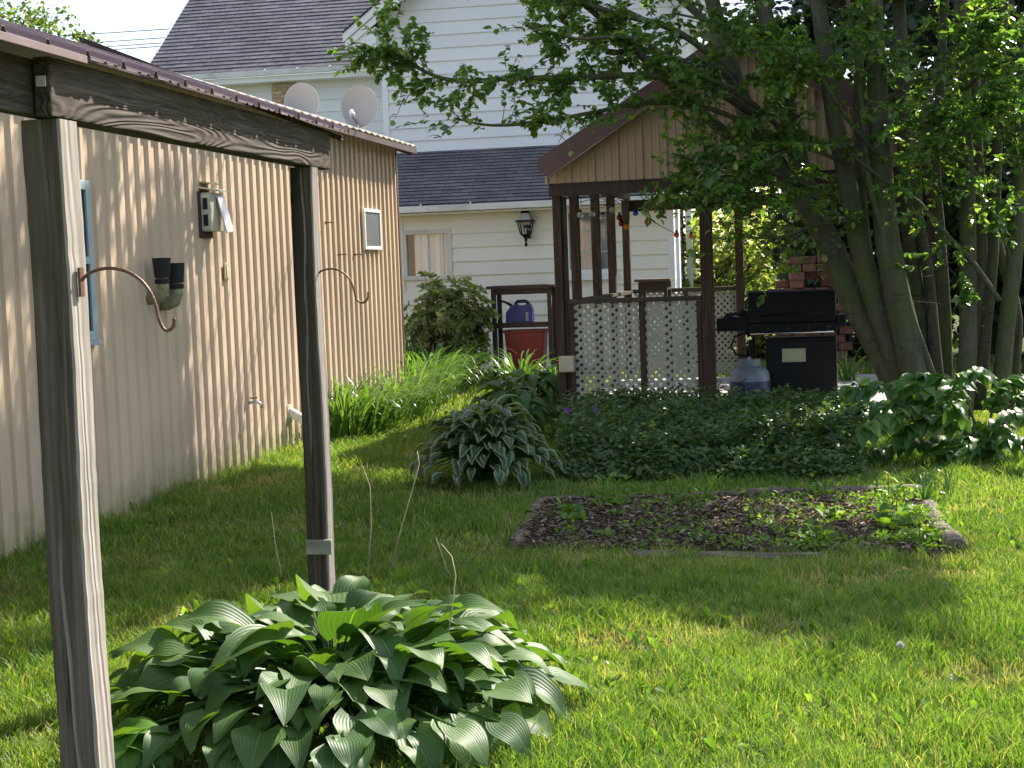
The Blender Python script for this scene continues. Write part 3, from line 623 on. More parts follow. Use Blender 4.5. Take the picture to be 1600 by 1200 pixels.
# roofs with stepped shingle courses
def shingles(name, p00, p10, p01, p11, parent_hb=True):
    """p00-p10 eave line, p01-p11 top line; stepped courses joined as one covering"""
    p00, p10, p01, p11 = map(Vector, (p00, p10, p01, p11)); Ls = (p01-p00).length; nr = int(Ls/.145); nrm = (p10-p00).cross(p01-p00).normalized()
    if nrm.z < 0: nrm = -nrm
    V = []; Fs = []; UV = []
    for r in range(nr+1):
        t0 = r/(nr+1); t1 = (r+1)/(nr+1); a0 = p00.lerp(p01, t0); b0 = p10.lerp(p11, t0); a1 = p00.lerp(p01, t1); b1 = p10.lerp(p11, t1)
        ns_ = 40; ox = (p00-p10).normalized()
        for s in range(ns_):
            u0, u1 = s/ns_, (s+1)/ns_
            lift = .012+random.uniform(-.0015, .003)
            q = [a0.lerp(b0, u0)+nrm*lift, a0.lerp(b0, u1)+nrm*lift, a1.lerp(b1, u1)+nrm*.002, a1.lerp(b1, u0)+nrm*.002, a0.lerp(b0, u0), a0.lerp(b0, u1)]
            k = len(V); V += q; Fs += [(k, k+1, k+2, k+3), (k+4, k+5, k+1, k)]
            W0 = (p10-p00).length; du = (p01-p00).dot((p10-p00).normalized())
            UV += [(u0*W0+du*t0, r*.145+.004), (u1*W0+du*t0, r*.145+.004), (u1*W0+du*t1, (r+1)*.145+.002), (u0*W0+du*t1, (r+1)*.145+.002), (u0*W0+du*t0, r*.145), (u1*W0+du*t0, r*.145)]
    me = bpy.data.meshes.new(name); me.from_pydata([tuple(v-H0) for v in V], [], Fs); ul = me.uv_layers.new(name='UVMap')
    for lp in me.loops: ul.data[lp.index].uv = UV[lp.vertex_index]
    me.materials.append(MT['shingle']); o = link(name, me, house); return o
eY = HY-.32; ez = W.y(750, 316, eY).z
tz = W.y(750, 232, UY).z
rf = shingles('porch_roof', (xl-.3, eY, ez), (xr+.25, eY, ez), (xl-.3, UY, tz), (xr+.25, UY, tz)); rf['kind'] = 'stuff'
hb(MB().add([(xl-.3, eY, ez-.02), (xr+.25, eY, ez-.02), (xr+.25, UY, tz-.02), (xl-.3, UY, tz-.02)], [(3, 2, 1, 0)]), 'porch_soffit', 'trim')
hb(MB().box((xl-.3, eY-.10, ez-.115), (xr+.27, eY-.005, ez-.022)), 'gutter', 'gutter', .008)
hb(MB().box((xl-.3, eY+.002, ez-.15), (xr+.25, HY-.03, ez-.125)), 'soffit', 'cream')
for px in (658, 736): q = W.y(px, 318, eY-.06); hb(MB().box((q.x-.01, eY-.104, ez-.03), (q.x+.01, eY+.2, ez+.01)), 'gutter_strap', 'galv')
# upper gable block
ux0 = W.y(598, 150, UY).x; ux1 = W.y(1072, 60, UY).x; uz = W.y(592, 44, UY).z; sl_ = .735; mid_ = (ux0+ux1)/2; apex = uz+(mid_-ux0)*sl_
def clipf(z): 
    if z <= uz: return ux0, ux1
    d = (z-uz)/sl_; return ux0+d, ux1-d
clap(ux0+.10, ux1-.10, UY, tz-.25, apex-.1, 'white', (), lambda z: (max(ux0+.10, clipf(z)[0]), min(ux1-.10, clipf(z)[1])))
hb(MB().prism([(ux0, tz-.3), (ux1, tz-.3), (ux1, uz), (mid_, apex), (ux0, uz)], (0, UY+.004, 0), (1, 0, 0), (0, 0, 1), (0, .1, 0)), 'wall', 'white')
hb(MB().box((ux0, UY-.035, tz-.2), (ux0+.098, UY+.002, uz)), 'corner_board', 'trim'); hb(MB().box((ux1-.098, UY-.035, tz-.2), (ux1, UY+.002, uz)), 'corner_board', 'trim')
hb(MB().box((ux0+.002, UY+.106, tz-3), (ux0+.10, UY+5, uz)), 'wall', 'white'); hb(MB().box((ux1-.10, UY+.106, 0), (ux1-.002, UY+5, uz)), 'wall', 'white')
oh = .52; oy = UY-.42
ex0 = ux0-oh; ez0 = uz-oh*sl_+.30; ez1 = apex+.30
for s, a in ((1, ex0), (-1, 2*mid_-ex0)):
    # roof slab, fascia board, soffit, cornice return box
    hb(MB().prism([(a, ez0), (mid_, ez1), (mid_, ez1-.03), (a, ez0-.03)], (0, oy-.02, 0), (1, 0, 0), (0, 0, 1), (0, 6, 0)), 'roof_slab', 'shingle')
    hb(MB().prism([(a, ez0-.035), (mid_, ez1-.035), (mid_, ez1-.17), (a, ez0-.17)], (0, oy, 0), (1, 0, 0), (0, 0, 1), (0, .03, 0)), 'rake_board', 'trim')
    hb(MB().prism([(a+.03*s, ez0-.172), (mid_, ez1-.172), (mid_, ez1-.29), (a+.03*s, ez0-.29)], (0, oy+.02, 0), (1, 0, 0), (0, 0, 1), (0, .03, 0)), 'rake_board', 'trim')
    hb(MB().prism([(a, ez0-.04), (mid_, ez1-.04), (mid_, ez1-.06), (a, ez0-.06)], (0, oy+.055, 0), (1, 0, 0), (0, 0, 1), (0, .36, 0)), 'soffit', 'trim')
    e_ = a+(oh+.02)*s
    hb(MB().prism([(a+.10*s, ez0-.30), (e_+.0*s, ez0-.30), (e_, ez0+.05), (a+.12*s, ez0-.12)], (0, oy+.056, 0), (1, 0, 0), (0, 0, 1), (0, .35, 0)), 'cornice_return', 'trim')
# left wing
wx0 = W.y(262, 118, WY).x; wz = W.y(430, 118, WY).z; wex = W.y(255, 107, WY-.35)
clap(wx0, ux0-.01, WY, wz-2.6, wz-.05, 'white')
hb(MB().box((wx0+.01, WY+.004, 0), (ux0, WY+.1, wz)), 'wall', 'white')
rf = shingles('wing_roof', (wx0-.35, WY-.35, wz+.06), (ux0+.4, WY-.35, wz+.06), (wx0-.35, WY+4.2, wz+3.3), (ux0+4, WY+4.2, wz+3.3)); rf['kind'] = 'stuff'
hb(MB().add([(wx0-.35, WY-.35, wz+.03), (ux0+.4, WY-.35, wz+.03), (ux0+4, WY+4.2, wz+3.27), (wx0-.35, WY+4.2, wz+3.27)], [(3, 2, 1, 0)]), 'roof_slab', 'browndark')
hb(MB().box((wx0-.33, WY-.45, wz-.045), (ux0-.02, WY-.355, wz+.05)), 'gutter', 'gutter', .008)
hb(MB().box((wx0-.33, WY-.37, wz-.15), (ux0-.02, WY-.345, wz-.05)), 'fascia', 'trim')
hb(MB().box((wx0-.33, WY-.343, wz-.15), (ux0-.02, WY-.02, wz-.13)), 'soffit', 'cream')
for px in (414, 465, 516): q = W.y(px, 108, WY-.4); hb(MB().box((q.x-.012, WY-.46, wz+.02), (q.x+.012, WY-.2, wz+.06)), 'gutter_strap', 'trim')
hb(MB().bar((wx0-.36, WY-.36, wz-.03), (wx0-.36, WY+4.2, wz+3.2), .03, .16), 'rake_board', 'trim')
# brick chimney breast on the wing wall: each brick a part
bx0 = W.y(424, 140, WY-.1).x; bx1 = W.y(462, 140, WY-.1).x; bz0 = W.y(440, 172, WY-.1).z
hb(MB().box((bx0+.01, WY-.085, bz0-2), (bx1-.01, WY-.02, wz-.16)), 'brick_backing', 'mortar')
bm_ = MB().box((0, 0, 0), (.19, .02, .058)).build('brick', 'brick', house, bevel=.003); proto = bm_.data; firstb = True
r = 0; z = bz0
while z < wz-.21:
    x = bx0-(.1 if r % 2 else 0)
    while x < bx1-.02:
        xa = max(x, bx0); xb = min(x+.19, bx1)
        if xb-xa > .05:
            m4 = Matrix.Translation(Vector((xa, WY-.100+U(-.003, .003), z))-H0) @ Matrix.Diagonal(((xb-xa)/.19, 1, 1, 1))
            if firstb: bm_.matrix_local = m4; firstb = False
            else: link('brick', proto, house, m4)
        x += .202
    z += .070; r += 1

# wall lantern
p = W.y(821, 352, HY-.16); k = .0098
lan = empty('wall_lantern', (p.x, HY, p.z), 'black coach lantern mounted on the cream siding left of the gazebo', 'lantern')
def lz(py): return W.y(821, py, HY-.16).z-p.z
def frust(z0, r0, z1, r1, c=(0, -.16)): return [(c[0]-r0, c[1]-r0, z0), (c[0]+r0, c[1]-r0, z0), (c[0]+r0, c[1]+r0, z0), (c[0]-r0, c[1]+r0, z0), (c[0]-r1, c[1]-r1, z1), (c[0]+r1, c[1]-r1, z1), (c[0]+r1, c[1]+r1, z1), (c[0]-r1, c[1]+r1, z1)]
BF = [(0,3,2,1),(4,5,6,7),(0,1,5,4),(1,2,6,5),(2,3,7,6),(3,0,4,7)]
zb, zt = lz(366), lz(346)
MB().add(frust(zb, .065, zt, .105), BF).build('glass_body', 'clear', lan)
for sx in (-1, 1):
    for sy in (-1, 1): MB().bar((.066*sx, -.16+.066*sy, zb), (.107*sx, -.16+.107*sy, zt), .014, .014).build('frame_bar', 'black', lan)
MB().add(frust(zt, .135, zt+.02, .13), BF).build('rim', 'black', lan)
MB().add(frust(zt+.02, .10, lz(333), .055), BF).build('hood', 'dish', lan)
MB().add(frust(lz(333)+.001, .065, lz(326), .03), BF).lathe([(.03, lz(326)), (.05, lz(325)), (.02, lz(322)), (.001, lz(321))], (0, -.16, 0), 10).build('cap', 'black', lan)
MB().add(frust(lz(371), .03, zb, .072), BF).build('base_cup', 'black', lan)
MB().lathe([(.001, lz(386)), (.018, lz(385)), (.024, lz(382)), (.01, lz(378)), (.028, lz(375)), (.02, lz(371))], (0, -.16, 0), 10).build('finial', 'black', lan)
MB().tube([(0, -.16, zb-.02), (0, -.06, zb-.05), (0, -.018, zb+.05)], .014, 8).build('arm', 'black', lan); MB().box((-.05, -.035, zb-.06), (.05, -.018, zb+.14)).build('wall_plate', 'black', lan)
MB().tube([(0, -.16, zb), (0, -.16, zb+.10)], .016, 8).build('candle', 'creamplastic', lan)

# brown wooden rack with the jug and the bin against the house
RY = 20.6
rk0 = W.y(773, 560, RY); rk1 = W.y(862, 560, RY); rz = W.y(818, 447, RY).z
rack = empty('wooden_rack', ((rk0.x+rk1.x)/2, RY, 0), 'dark brown open wooden rack standing by the cream house wall', 'rack')
hw = (rk1.x-rk0.x)/2+.02; zm = W.y(818, 506, RY).z
for sx in (-1, 1):
    for yy in (0, .42): MB().box((sx*hw-.055*(sx > 0)-.0*(sx < 0), yy, 0), (sx*hw+.055*(sx < 0), yy+.09, rz-.03)).build('leg', 'browndark', rack, bevel=.004)
MB().box((-hw-.06, -.03, rz-.028), (hw+.06, .55, rz+.012)).build('top_board', 'browndark', rack, bevel=.004)
MB().box((-hw+.057, .01, rz-.11), (hw-.057, .05, rz-.03)).build('top_rail', 'browndark', rack)
MB().box((-hw+.057, .01, zm-.05), (hw-.057, .05, zm+.02)).build('shelf_rail', 'browndark', rack)
MB().box((-hw+.057, .052, zm-.022), (hw-.057, .50, zm-.002)).build('shelf_board', 'browndark', rack)
p = W.y(812, 490, RY+.25)
jug = empty('water_jug', (p.x, RY+.25, zm), 'blue plastic water jug with spout on the rack shelf', 'jug')
jh = W.y(812, 470, RY+.25).z-zm; jw = .185
MB().prism([(-jw, 0), (jw, 0), (jw, jh*.62), (jw*.78, jh*.86), (jw*.55, jh*.86), (jw*.5, jh*.80), (-jw*.1, jh*.80), (-jw*.15, jh*.86), (-jw*.5, jh*.84), (-jw*.95, jh*.5)], (0, -.1, 0), (1, 0, 0), (0, 0, 1), (0, .2, 0)).build('body', 'bluejug', jug, bevel=.012)
MB().tube([(-jw*.3, 0, jh*.85), (-jw*.15, 0, jh*.97), (jw*.5, 0, jh*.98), (jw*.72, 0, jh*.84)], .024, 8).build('handle', 'bluejug', jug, smooth=True)
MB().tube([(-jw*.6, 0, jh*.80), (-jw*1.05, 0, jh*.96), (-jw*1.5, 0, jh*1.06)], [.02, .015, .011], 8).build('spout', 'blackrough', jug, smooth=True)
MB().box((jw*.55, -.108, jh*.12), (jw*.75, -.1015, jh*.5)).build('label_patch', 'dish', jug)
p = W.y(822, 552, RY+.2)
rb = empty('red_bin', (p.x, RY+.28, .0), 'red plastic bin standing under the rack shelf', 'bin')
zt = W.y(822, 516, RY+.05).z
MB().prism([(-.22, 0), (.22, 0), (.28, zt), (-.28, zt)], (0, -.19, 0), (1, 0, 0), (0, 0, 1), (0, .38, 0)).build('tub', 'redbin', rb, bevel=.02)
MB().box((-.295, -.20, zt-.035), (.295, .20, zt+.002)).build('rim', 'redbin', rb, bevel=.006)

# ------------------------------------------------------------------ gazebo (own heading)
gm = W.z(1111, 657)
dv_ = W.d(1340, 399); gyaw = -math.atan2(dv_.x, dv_.y)
G = Frame((gm.x, gm.y), gyaw)
gaz = empty('gazebo', (gm.x, gm.y, 0), 'brown timber gazebo with tan metal gable and pale lattice panels', 'gazebo', rz=gyaw)
gl0 = G.y(866, 420, 0).x; gl1 = G.y(882, 420, 0).x; gm0 = G.y(1096, 480, 0).x; gm1 = G.y(1115, 480, 0).x
e0 = G.y(842, 270, -.18); ap = G.y(1150, 56, -.18)
gr1 = 2*ap.x-gl0; DEP = 4.5
hz = G.y(980, 280, 0).z
def gp(name, a, b, mat, bevel=.005, parent=gaz): return MB().box(a, b).build(name, mat, parent, bevel=bevel)
for (x0, x1, yy) in ((gl0, gl1-.02, 0), (gm0, gm1, 0), (gr1-.13, gr1, 0), (gr1-.12, gr1, DEP-.12)):
    gp('post', (x0, yy, 0), (x1, yy+.12, hz-.005), 'brown')
gp('post', (gl1-.016, .03, 0), (gl1+.03, .07, hz-.14), 'brown')
for px, ww in ((905, .105), (937, .115), (961, .115), (984, .10)):
    q = G.x(px, 400, gl1-.03); gp('side_post', (q.x-.09, q.y, .06), (q.x, q.y+ww*1.0, hz-.005), 'brown')
    last = q
bpx = G.y(1158, 500, last.y+.05).x; gp('post', (bpx-.05, last.y, 0), (bpx+.05, last.y+.1, hz-.005), 'brown')
BYK = last.y+.05
DEP = BYK+.1
# header beams and eave beams
h2 = G.y(980, 302, 0).z
gp('header_beam', (gl0-.02, -.042, h2), (gr1+.02, -.004, hz+.02), 'browndark')
for x0 in (gl0+.01, gr1-.05): gp('eave_beam', (x0, .005, hz-.002), (x0+.045, DEP+.2, hz+.14), 'browndark')
gp('back_beam', (gl0, DEP, hz-.15), (gr1, DEP+.04, hz-.004), 'browndark')
gp('tie_beam', (gl0+.06, 2.2, hz+.0), (gr1-.06, 2.24, hz+.13), 'browndark')
# roof: two slopes and rake boards, rafters inside
slp = (ap.z-e0.z)/(ap.x-e0.x)
for s in (1, -1):
    ax = ap.x; exx = ap.x-s*(ap.x-e0.x)
    MB().prism([(exx, e0.z+.12), (ax, ap.z+.10), (ax, ap.z+.085), (exx, e0.z+.105)], (0, -.20, 0), (1, 0, 0), (0, 0, 1), (0, DEP+.75, 0)).build('roof_sheet', 'bronze', gaz)
    MB().prism([(exx, e0.z+.125), (ax, ap.z+.105), (ax, ap.z-.075), (exx+.10*s, e0.z-.04), (exx, e0.z+.02)], (0, -.225, 0), (1, 0, 0), (0, 0, 1), (0, .022, 0)).build('rake_trim', 'bronze', gaz)
    MB().prism([(exx+.1*s, e0.z-.045), (ax, ap.z-.08), (ax, ap.z-.095), (exx+.1*s, e0.z-.06)], (0, -.235, 0), (1, 0, 0), (0, 0, 1), (0, .03, 0)).build('rake_edge', 'roofpurple', gaz)
    for yy in (.5, 1.4, 2.3, 3.2, 4.1):
        MB().prism([(exx+.15*s, e0.z+.08), (ax, ap.z+.02), (ax, ap.z-.07), (exx+.15*s, e0.z-.01)], (0, yy, 0), (1, 0, 0), (0, 0, 1), (0, .04, 0)).build('rafter', 'browndark', gaz)
gp('ridge_board', (ap.x-.02, .0, ap.z-.1), (ap.x+.02, DEP+.2, ap.z+.03), 'browndark')
# gable of ribbed tan sheets, each sheet a part
zg = hz-.01; PW = .235*1.0
def gz(x): return ap.z-.06-abs(x-ap.x)*slp
x = gl0-.05; i = 0
xe = gr1+.05
while x < xe:
    x1 = min(x+PW*3/3*1.0, xe); cols = []
    # one sheet = rib + pans
    rel = [(0, 0), (.01, .018), (.03, .018), (.04, 0), (.095, 0), (.102, .006), (.118, .006), (.125, 0), (.17, 0), (.177, .006), (.193, .006), (.2, 0), (.235, 0)]
    mb = MB(); vs = []
    for u, h in rel:
        xx = min(x+u, xe); zt_ = max(gz(xx), zg+.004); vs += [(xx, -.062-h, zg), (xx, -.062-h, zt_)]
    mb.add(vs, [(2*j, 2*j+2, 2*j+3, 2*j+1) for j in range(len(rel)-1)])
    mb.build('gable_sheet', 'tan2', gaz)
    x += PW; i += 1
# rails and lattice
def lattice(x0, x1, y, z0, z1, name='lattice_panel', sp=.0815, wd=.0285, seed=0, axis='x', th=.006):
    pan = empty(name); pan.parent = gaz; r = random.Random(seed)
    for lay, sg in ((0, 1), (1, -1)):
        k = x0-(z1-z0) if sg > 0 else x0
        k0 = math.floor((x0-(z1-z0))/sp)*sp if sg > 0 else math.floor(x0/sp)*sp
        k = k0
        end = x1 if sg > 0 else x1+(z1-z0)
        while k < end:
            # line x = k + sg*(z-z0)
            ta, tb = 0., z1-z0
            if sg > 0: ta = max(ta, x0-k); tb = min(tb, x1-k)
            else: ta = max(ta, k-x1); tb = min(tb, k-x0)
            if tb-ta > .03:
                a = (k+sg*ta, y+lay*(th+.0005), z0+ta); b = (k+sg*tb, y+lay*(th+.0005), z0+tb)
                d = Vector(b)-Vector(a); d.normalize(); nn = Vector((0, 1, 0)); rr = d.cross(nn)*wd/2; q = nn*th/2
                a = Vector(a); b = Vector(b)
                mb = MB().add([a-rr-q, a+rr-q, a+rr+q, a-rr+q, b-rr-q, b+rr-q, b+rr+q, b-rr+q], [(3,2,1,0),(4,5,6,7),(0,1,5,4),(1,2,6,5),(2,3,7,6),(3,0,4,7)])
                mb.build('slat', 'lattice', pan)
            k += sp
    return pan
zr1 = G.y(990, 465, 0).z; d0 = G.y(999, 520, 0).x; d1 = G.y(1008, 520, 0).x
gp('top_rail', (gl1+.035, -.02, zr1-.045), (gm0-.003, .07, zr1), 'brownx')
gp('divider', (d0, .0, 0.05), (d1, .045, zr1-.048), 'brown')
gp('side_batten', (gl1+.033, .0, .05), (gl1+.075, .04, zr1-.048), 'brown')
gp('side_batten', (gm0-.05, .0, .05), (gm0-.003, .04, zr1-.048), 'brown')
lattice(gl1+.077, d0-.002, .02, .08, zr1-.05, seed=1)
lattice(d1+.002, gm0-.052, .02, .08, zr1-.05, seed=2)
# back lattice
zr2 = G.y(1060, 450, BYK).z; bl = G.y(990, 500, BYK).x
gp('back_rail', (bl, BYK-.02, zr2-.05), (bpx-.053, BYK+.06, zr2), 'brownx')
gp('back_divider', (G.y(1070, 500, BYK).x, BYK, .06), (G.y(1070, 500, BYK).x+.045, BYK+.04, zr2-.052), 'brown')
cxm = G.y(1070, 500, BYK).x
lattice(bl+.02, cxm-.003, BYK+.02, .1, zr2-.053, seed=3); lattice(cxm+.048, bpx-.055, BYK+.02, .1, zr2-.053, seed=4)
gp('side_rail', (gl1-.11, .135, zr1-.06), (gl1-.025, last.y-.01, zr1-.015), 'brownx')
slab = MB().box((gl0-.1, -.06, -.1), (gr1+.1, DEP+.15, .045)).build('floor_slab', 'concrete', gaz)
q = G.y(886, 570, -.1); cb = empty('junction_box', G.world(q), 'small cream plastic box fixed low on the gazebo corner post', 'box', rz=gyaw)
MB().box((-.085, .0, -.075), (.07, .085, .085)).build('cover', 'creamplastic', cb, bevel=.012); MB().box((-.075, -.006, -.06), (.06, -.001, .07)).build('door', 'creamplastic', cb)

# table seen over the lattice
q = G.y(1018, 436, 3.0)
tb = empty('wooden_table', G.world((q.x, 3.2, .045)), 'small wooden side table inside the gazebo near the back rail', 'table', rz=gyaw)
th_ = q.z-.045
MB().box((-.20, -.25, th_-.03), (.22, .25, th_)).build('tabletop', 'timber', tb, bevel=.004)
MB().box((-.16, -.2, th_-.13), (.18, .2, th_-.032)).build('apron', 'browndark', tb)
for sx in (-.16, .14):
    for sy in (-.2, .16): MB().box((sx, sy, 0), (sx+.04, sy+.04, th_-.132)).build('leg', 'browndark', tb)

# string lights
cols = {'blue': (.02, .06, .6), 'red': (.75, .07, .03), 'orange': (.85, .25, .03), 'darkred': (.2, .01, .01), 'teal': (.05, .35, .35), 'clear': (.75, .72, .68)}
for k_, c in cols.items():
    m, n, b, o = newmat('bulb_'+k_); b.inputs['Base Color'].default_value = (*c, 1); b.inputs['Roughness'].default_value = .12; b.inputs['Transmission Weight'].default_value = .55 if k_ == 'clear' else .25; MT['b'+k_] = m
def string(pts, lab, bulbs, Yl):
    P = [G.y(a, b, y) for a, b, y in pts]
    root = empty('string_lights', G.world(P[0]), lab, 'string lights', rz=gyaw); P0 = P[0]
    MB().tube([p-P0 for p in P], .004, 5).build('wire', 'blackrough', root)
    for (a, b, y, c) in bulbs:
        q = G.y(a, b, y)-P0
        bb = MB().sphere(q, .033, 12, 8).build('bulb', 'b'+c, root, smooth=True)
        MB().lathe([(.014, .03), (.014, .055), (.001, .056)], q, 8).build('socket', 'blackrough', bb)
string([(985, 313, 2.5), (1000, 330, 2.6), (1030, 352, 2.9), (1056, 365, 3.2), (1080, 360, 3.4), (1126, 340, 3.6), (1160, 350, 3.8)], 'string of coloured bulbs hanging across the open gazebo side', [(993, 333, 2.5, 'blue'), (1011, 347, 2.7, 'red'), (1057, 367, 3.2, 'red'), (1080, 369, 3.3, 'orange'), (1126, 348, 3.6, 'orange')], 0)
string([(880, 300, .3), (900, 318, .4), (920, 312, .5), (945, 322, .6), (965, 312, .7), (985, 318, .8)], 'string of clear globe bulbs under the gazebo header beam', [(907, 336, .4, 'clear'), (925, 334, .5, 'clear'), (942, 340, .6, 'clear'), (957, 328, .7, 'clear'), (968, 340, .8, 'darkred'), (971, 349, .8, 'darkred'), (979, 354, .8, 'orange'), (984, 297, .3, 'clear')], 0)
# bare trailing vine twined under the header
vn = MB()
for j in range(14):
    a = Vector((gl0+.1+U(0, 1.0), U(.1, .8), hz-U(.0, .1))); pts = [a]
    for s in range(6): a = a+Vector((U(-.05, .09), U(-.03, .03), U(-.07, .02))); pts.append(a)
    vn.tube(pts, [.006, .005, .005, .004, .004, .003, .002], 5)
vn_o = vn.build('vine', 'browndark', None); vn_o.location = (gm.x, gm.y, 0); vn_o.rotation_euler = (0, 0, gyaw); tag(vn_o, 'bare brown vine twined under the left end of the header beam', 'vine')

# ------------------------------------------------------------------ grill
gp0 = W.z(1245, 634, .045)
GF = Frame((gp0.x, gp0.y), gyaw)
grill = empty('gas_grill', (gp0.x, gp0.y, .045), 'large closed black gas grill on the slab beside the tree trunks', 'grill', rz=gyaw)
def gb(a, b, y, c, d, yy, dz=.045):   # px box: left,top at depth y ... right,bottom
    p = GF.y(a, b, y); q = GF.y(c, d, y); return (p.x, y, q.z-dz), (q.x, y+yy, p.z-dz)
xL = GF.y(1169, 500, 0).x; xR = GF.y(1306, 500, 0).x; zT = GF.y(1240, 453, 0).z-.045; zM = GF.y(1240, 521, 0).z-.045; zB = .10; zC = GF.y(1240, 529, 0).z-.045
MB().prism([(0, zM+.11), (0, zM+.30), (.03, zT-.02), (.10, zT), (.42, zT-.02), (.52, zT-.14), (.54, zM+.11)], (xL, .0, 0), (0, 1, 0), (0, 0, 1), (xR-xL, 0, 0)).build('lid', 'black', grill, bevel=.008)
MB().tube([(xL+.12, -.045, zM+.2), (xR-.12, -.045, zM+.2)], .012, 8).build('lid_handle', 'black', grill, smooth=True)
MB().box((xL-.005, -.02, zM-.0), (xR+.005, .54, zM+.108)).build('control_panel', 'black', grill, bevel=.006)
MB().tube([(xL+.02, -.035, zM+.005), (xR-.02, -.035, zM+.012)], .008, 8).build('towel_bar', 'chrome', grill, smooth=True)
for i in range(4): MB().lathe([(.001, .0), (.024, .0), (.02, .025), (.001, .025)], (0, 0, 0), 12).build('knob', 'blackrough', grill, local=Matrix.Translation((xL+.2+i*.2, -.022, zM+.06)) @ Matrix.Rotation(math.pi/2, 4, 'X'))
xD = GF.y(1197, 560, 0).x
MB().box((xD, .02, zB), (xR, .50, zC)).build('cabinet', 'black', grill, bevel=.006)
MB().box((xD+.02, -.002, zB+.03), (xR-.02, .017, zC-.03)).build('cabinet_door', 'black', grill, bevel=.006)
a_, b__ = gb(1222, 545, -.004, 1259, 565, .001); MB().box(a_, (b__[0], -.003, b__[2])).build('sticker', 'paper', grill)
MB().box((xL, .0, zB-.06), (xL+.035, .04, zC)).build('leg', 'black', grill); MB().box((xR-.03, .46, .0), (xR, .5, zB-.002)).build('leg', 'black', grill); MB().box((xR-.03, .02, .0), (xR, .06, zB-.002)).build('leg', 'black', grill); MB().box((xL, .46, .0), (xL+.035, .5, zC)).build('leg', 'black', grill)
MB().box((xL-.0, .042, zB-.06), (xD-.002, .5, zB-.03)).build('tank_shelf', 'black', grill)
xs = GF.y(1119, 500, 0).x; zs1 = GF.y(1140, 497, 0).z-.045; zs0 = GF.y(1140, 518, 0).z-.045
MB().box((xs, .02, zs0), (xL-.006, .5, zs1)).build('side_shelf', 'black', grill, bevel=.01)
MB().box((xR+.006, .02, zs0+.02), (GF.y(1322, 500, 0).x, .5, zs1)).build('side_shelf', 'black', grill, bevel=.01)
MB().tube([(xL-.02, .1, zs0-.02), (xL-.15, .08, zs0-.06), (xL-.19, .08, zs0-.16), (xL-.14, .1, zs0-.24), (xL+.03, .12, zs0-.28)], .011, 8).build('gas_hose', 'blackrough', grill, smooth=True)
gv = empty('grill_glove', GF.world((xs+.22, .2, zs1+.045)), 'crumpled black cloth lying on the left grill shelf', 'cloth', rz=gyaw)
mb = MB(); vs = []; nn_ = 9
for j in range(nn_):
    for i in range(nn_):
        u = i/(nn_-1)-.5; v_ = j/(nn_-1)-.5; h = max(0, .055*(1-4*u*u)*(1-4*v_*v_)+.018*math.sin(9*u+7*v_)+.012*math.sin(17*u-5*v_))+.003; vs.append((u*.32, v_*.26, h))
mb.add(vs, [(j*nn_+i, j*nn_+i+1, (j+1)*nn_+i+1, (j+1)*nn_+i) for j in range(nn_-1) for i in range(nn_-1)]).build('cloth', 'blackrough', gv, smooth=True)
# tank under grill, in front of the tank shelf
tp = GF.y(1172, 594, -.16)
tk = empty('propane_tank', GF.world((tp.x, -.2, .045)), 'grey and blue gas tank standing beside the black grill', 'gas tank', rz=gyaw)
tr = .205; thh = GF.y(1172, 566, -.16).z-.045
MB().lathe([(.001, 0), (tr*.75, 0), (tr*.75, .03), (tr*.92, .05), (tr, .10), (tr, thh*.62), (tr*.93, thh*.8), (tr*.6, thh*.93), (.001, thh*.95)], (0, 0, 0), 24).build('body', 'tank', tk, smooth=True)
MB().lathe([(tr*1.003, thh*.30), (tr*1.006, thh*.31), (tr*1.006, thh*.60), (tr*1.003, thh*.61)], (0, 0, 0), 24).build('label_band', 'navy', tk, smooth=True)
MB().lathe([(tr*.55, thh*.9), (tr*.55, thh*1.07), (tr*.51, thh*1.07), (tr*.51, thh*.9)], (0, 0, 0), 20).build('collar', 'tank', tk)
MB().tube([(0, 0, thh*.92), (0, 0, thh*1.12)], .02, 8).build('valve', 'galv', tk)

# ------------------------------------------------------------------ red block stack
bs = W.z(1262, 585); BSY = bs.y+1.4
stack = empty('block_stack', (bs.x, BSY, 0), 'rough stack of red concrete blocks behind the grill', 'block stack')
xa = W.y(1212, 450, BSY).x-bs.x; xb = W.y(1322, 450, BSY).x-bs.x; ztop = W.y(1265, 397, BSY).z
blk = None; z = 0; r = 0
while z < ztop-.05:
    shr = .0 if z < ztop-.45 else (z-(ztop-.45))*.85; x = xa+shr+(0 if r % 2 else .09)
    while x < xb-shr:
        for row in (0, 1):
            if z > ztop-.5 and random.random() < .3: continue
            m4 = Matrix.Translation((x+U(-.015, .015), row*.2+U(-.02, .02), z)) @ Matrix.Rotation(U(-.12, .12), 4, 'Z')
            if blk is None:
                o = MB().prism([(-.09, -.07), (.09, -.07), (.105, .02), (.05, .09), (-.05, .09), (-.105, .02)], (0, 0, .003), (1, 0, 0), (0, 1, 0), (0, 0, .105)).build('block', 'redblock', stack, bevel=.01); blk = o.data; o.matrix_local = m4
            else: link('block', blk, stack, m4)
        x += .215
    z += .112; r += 1
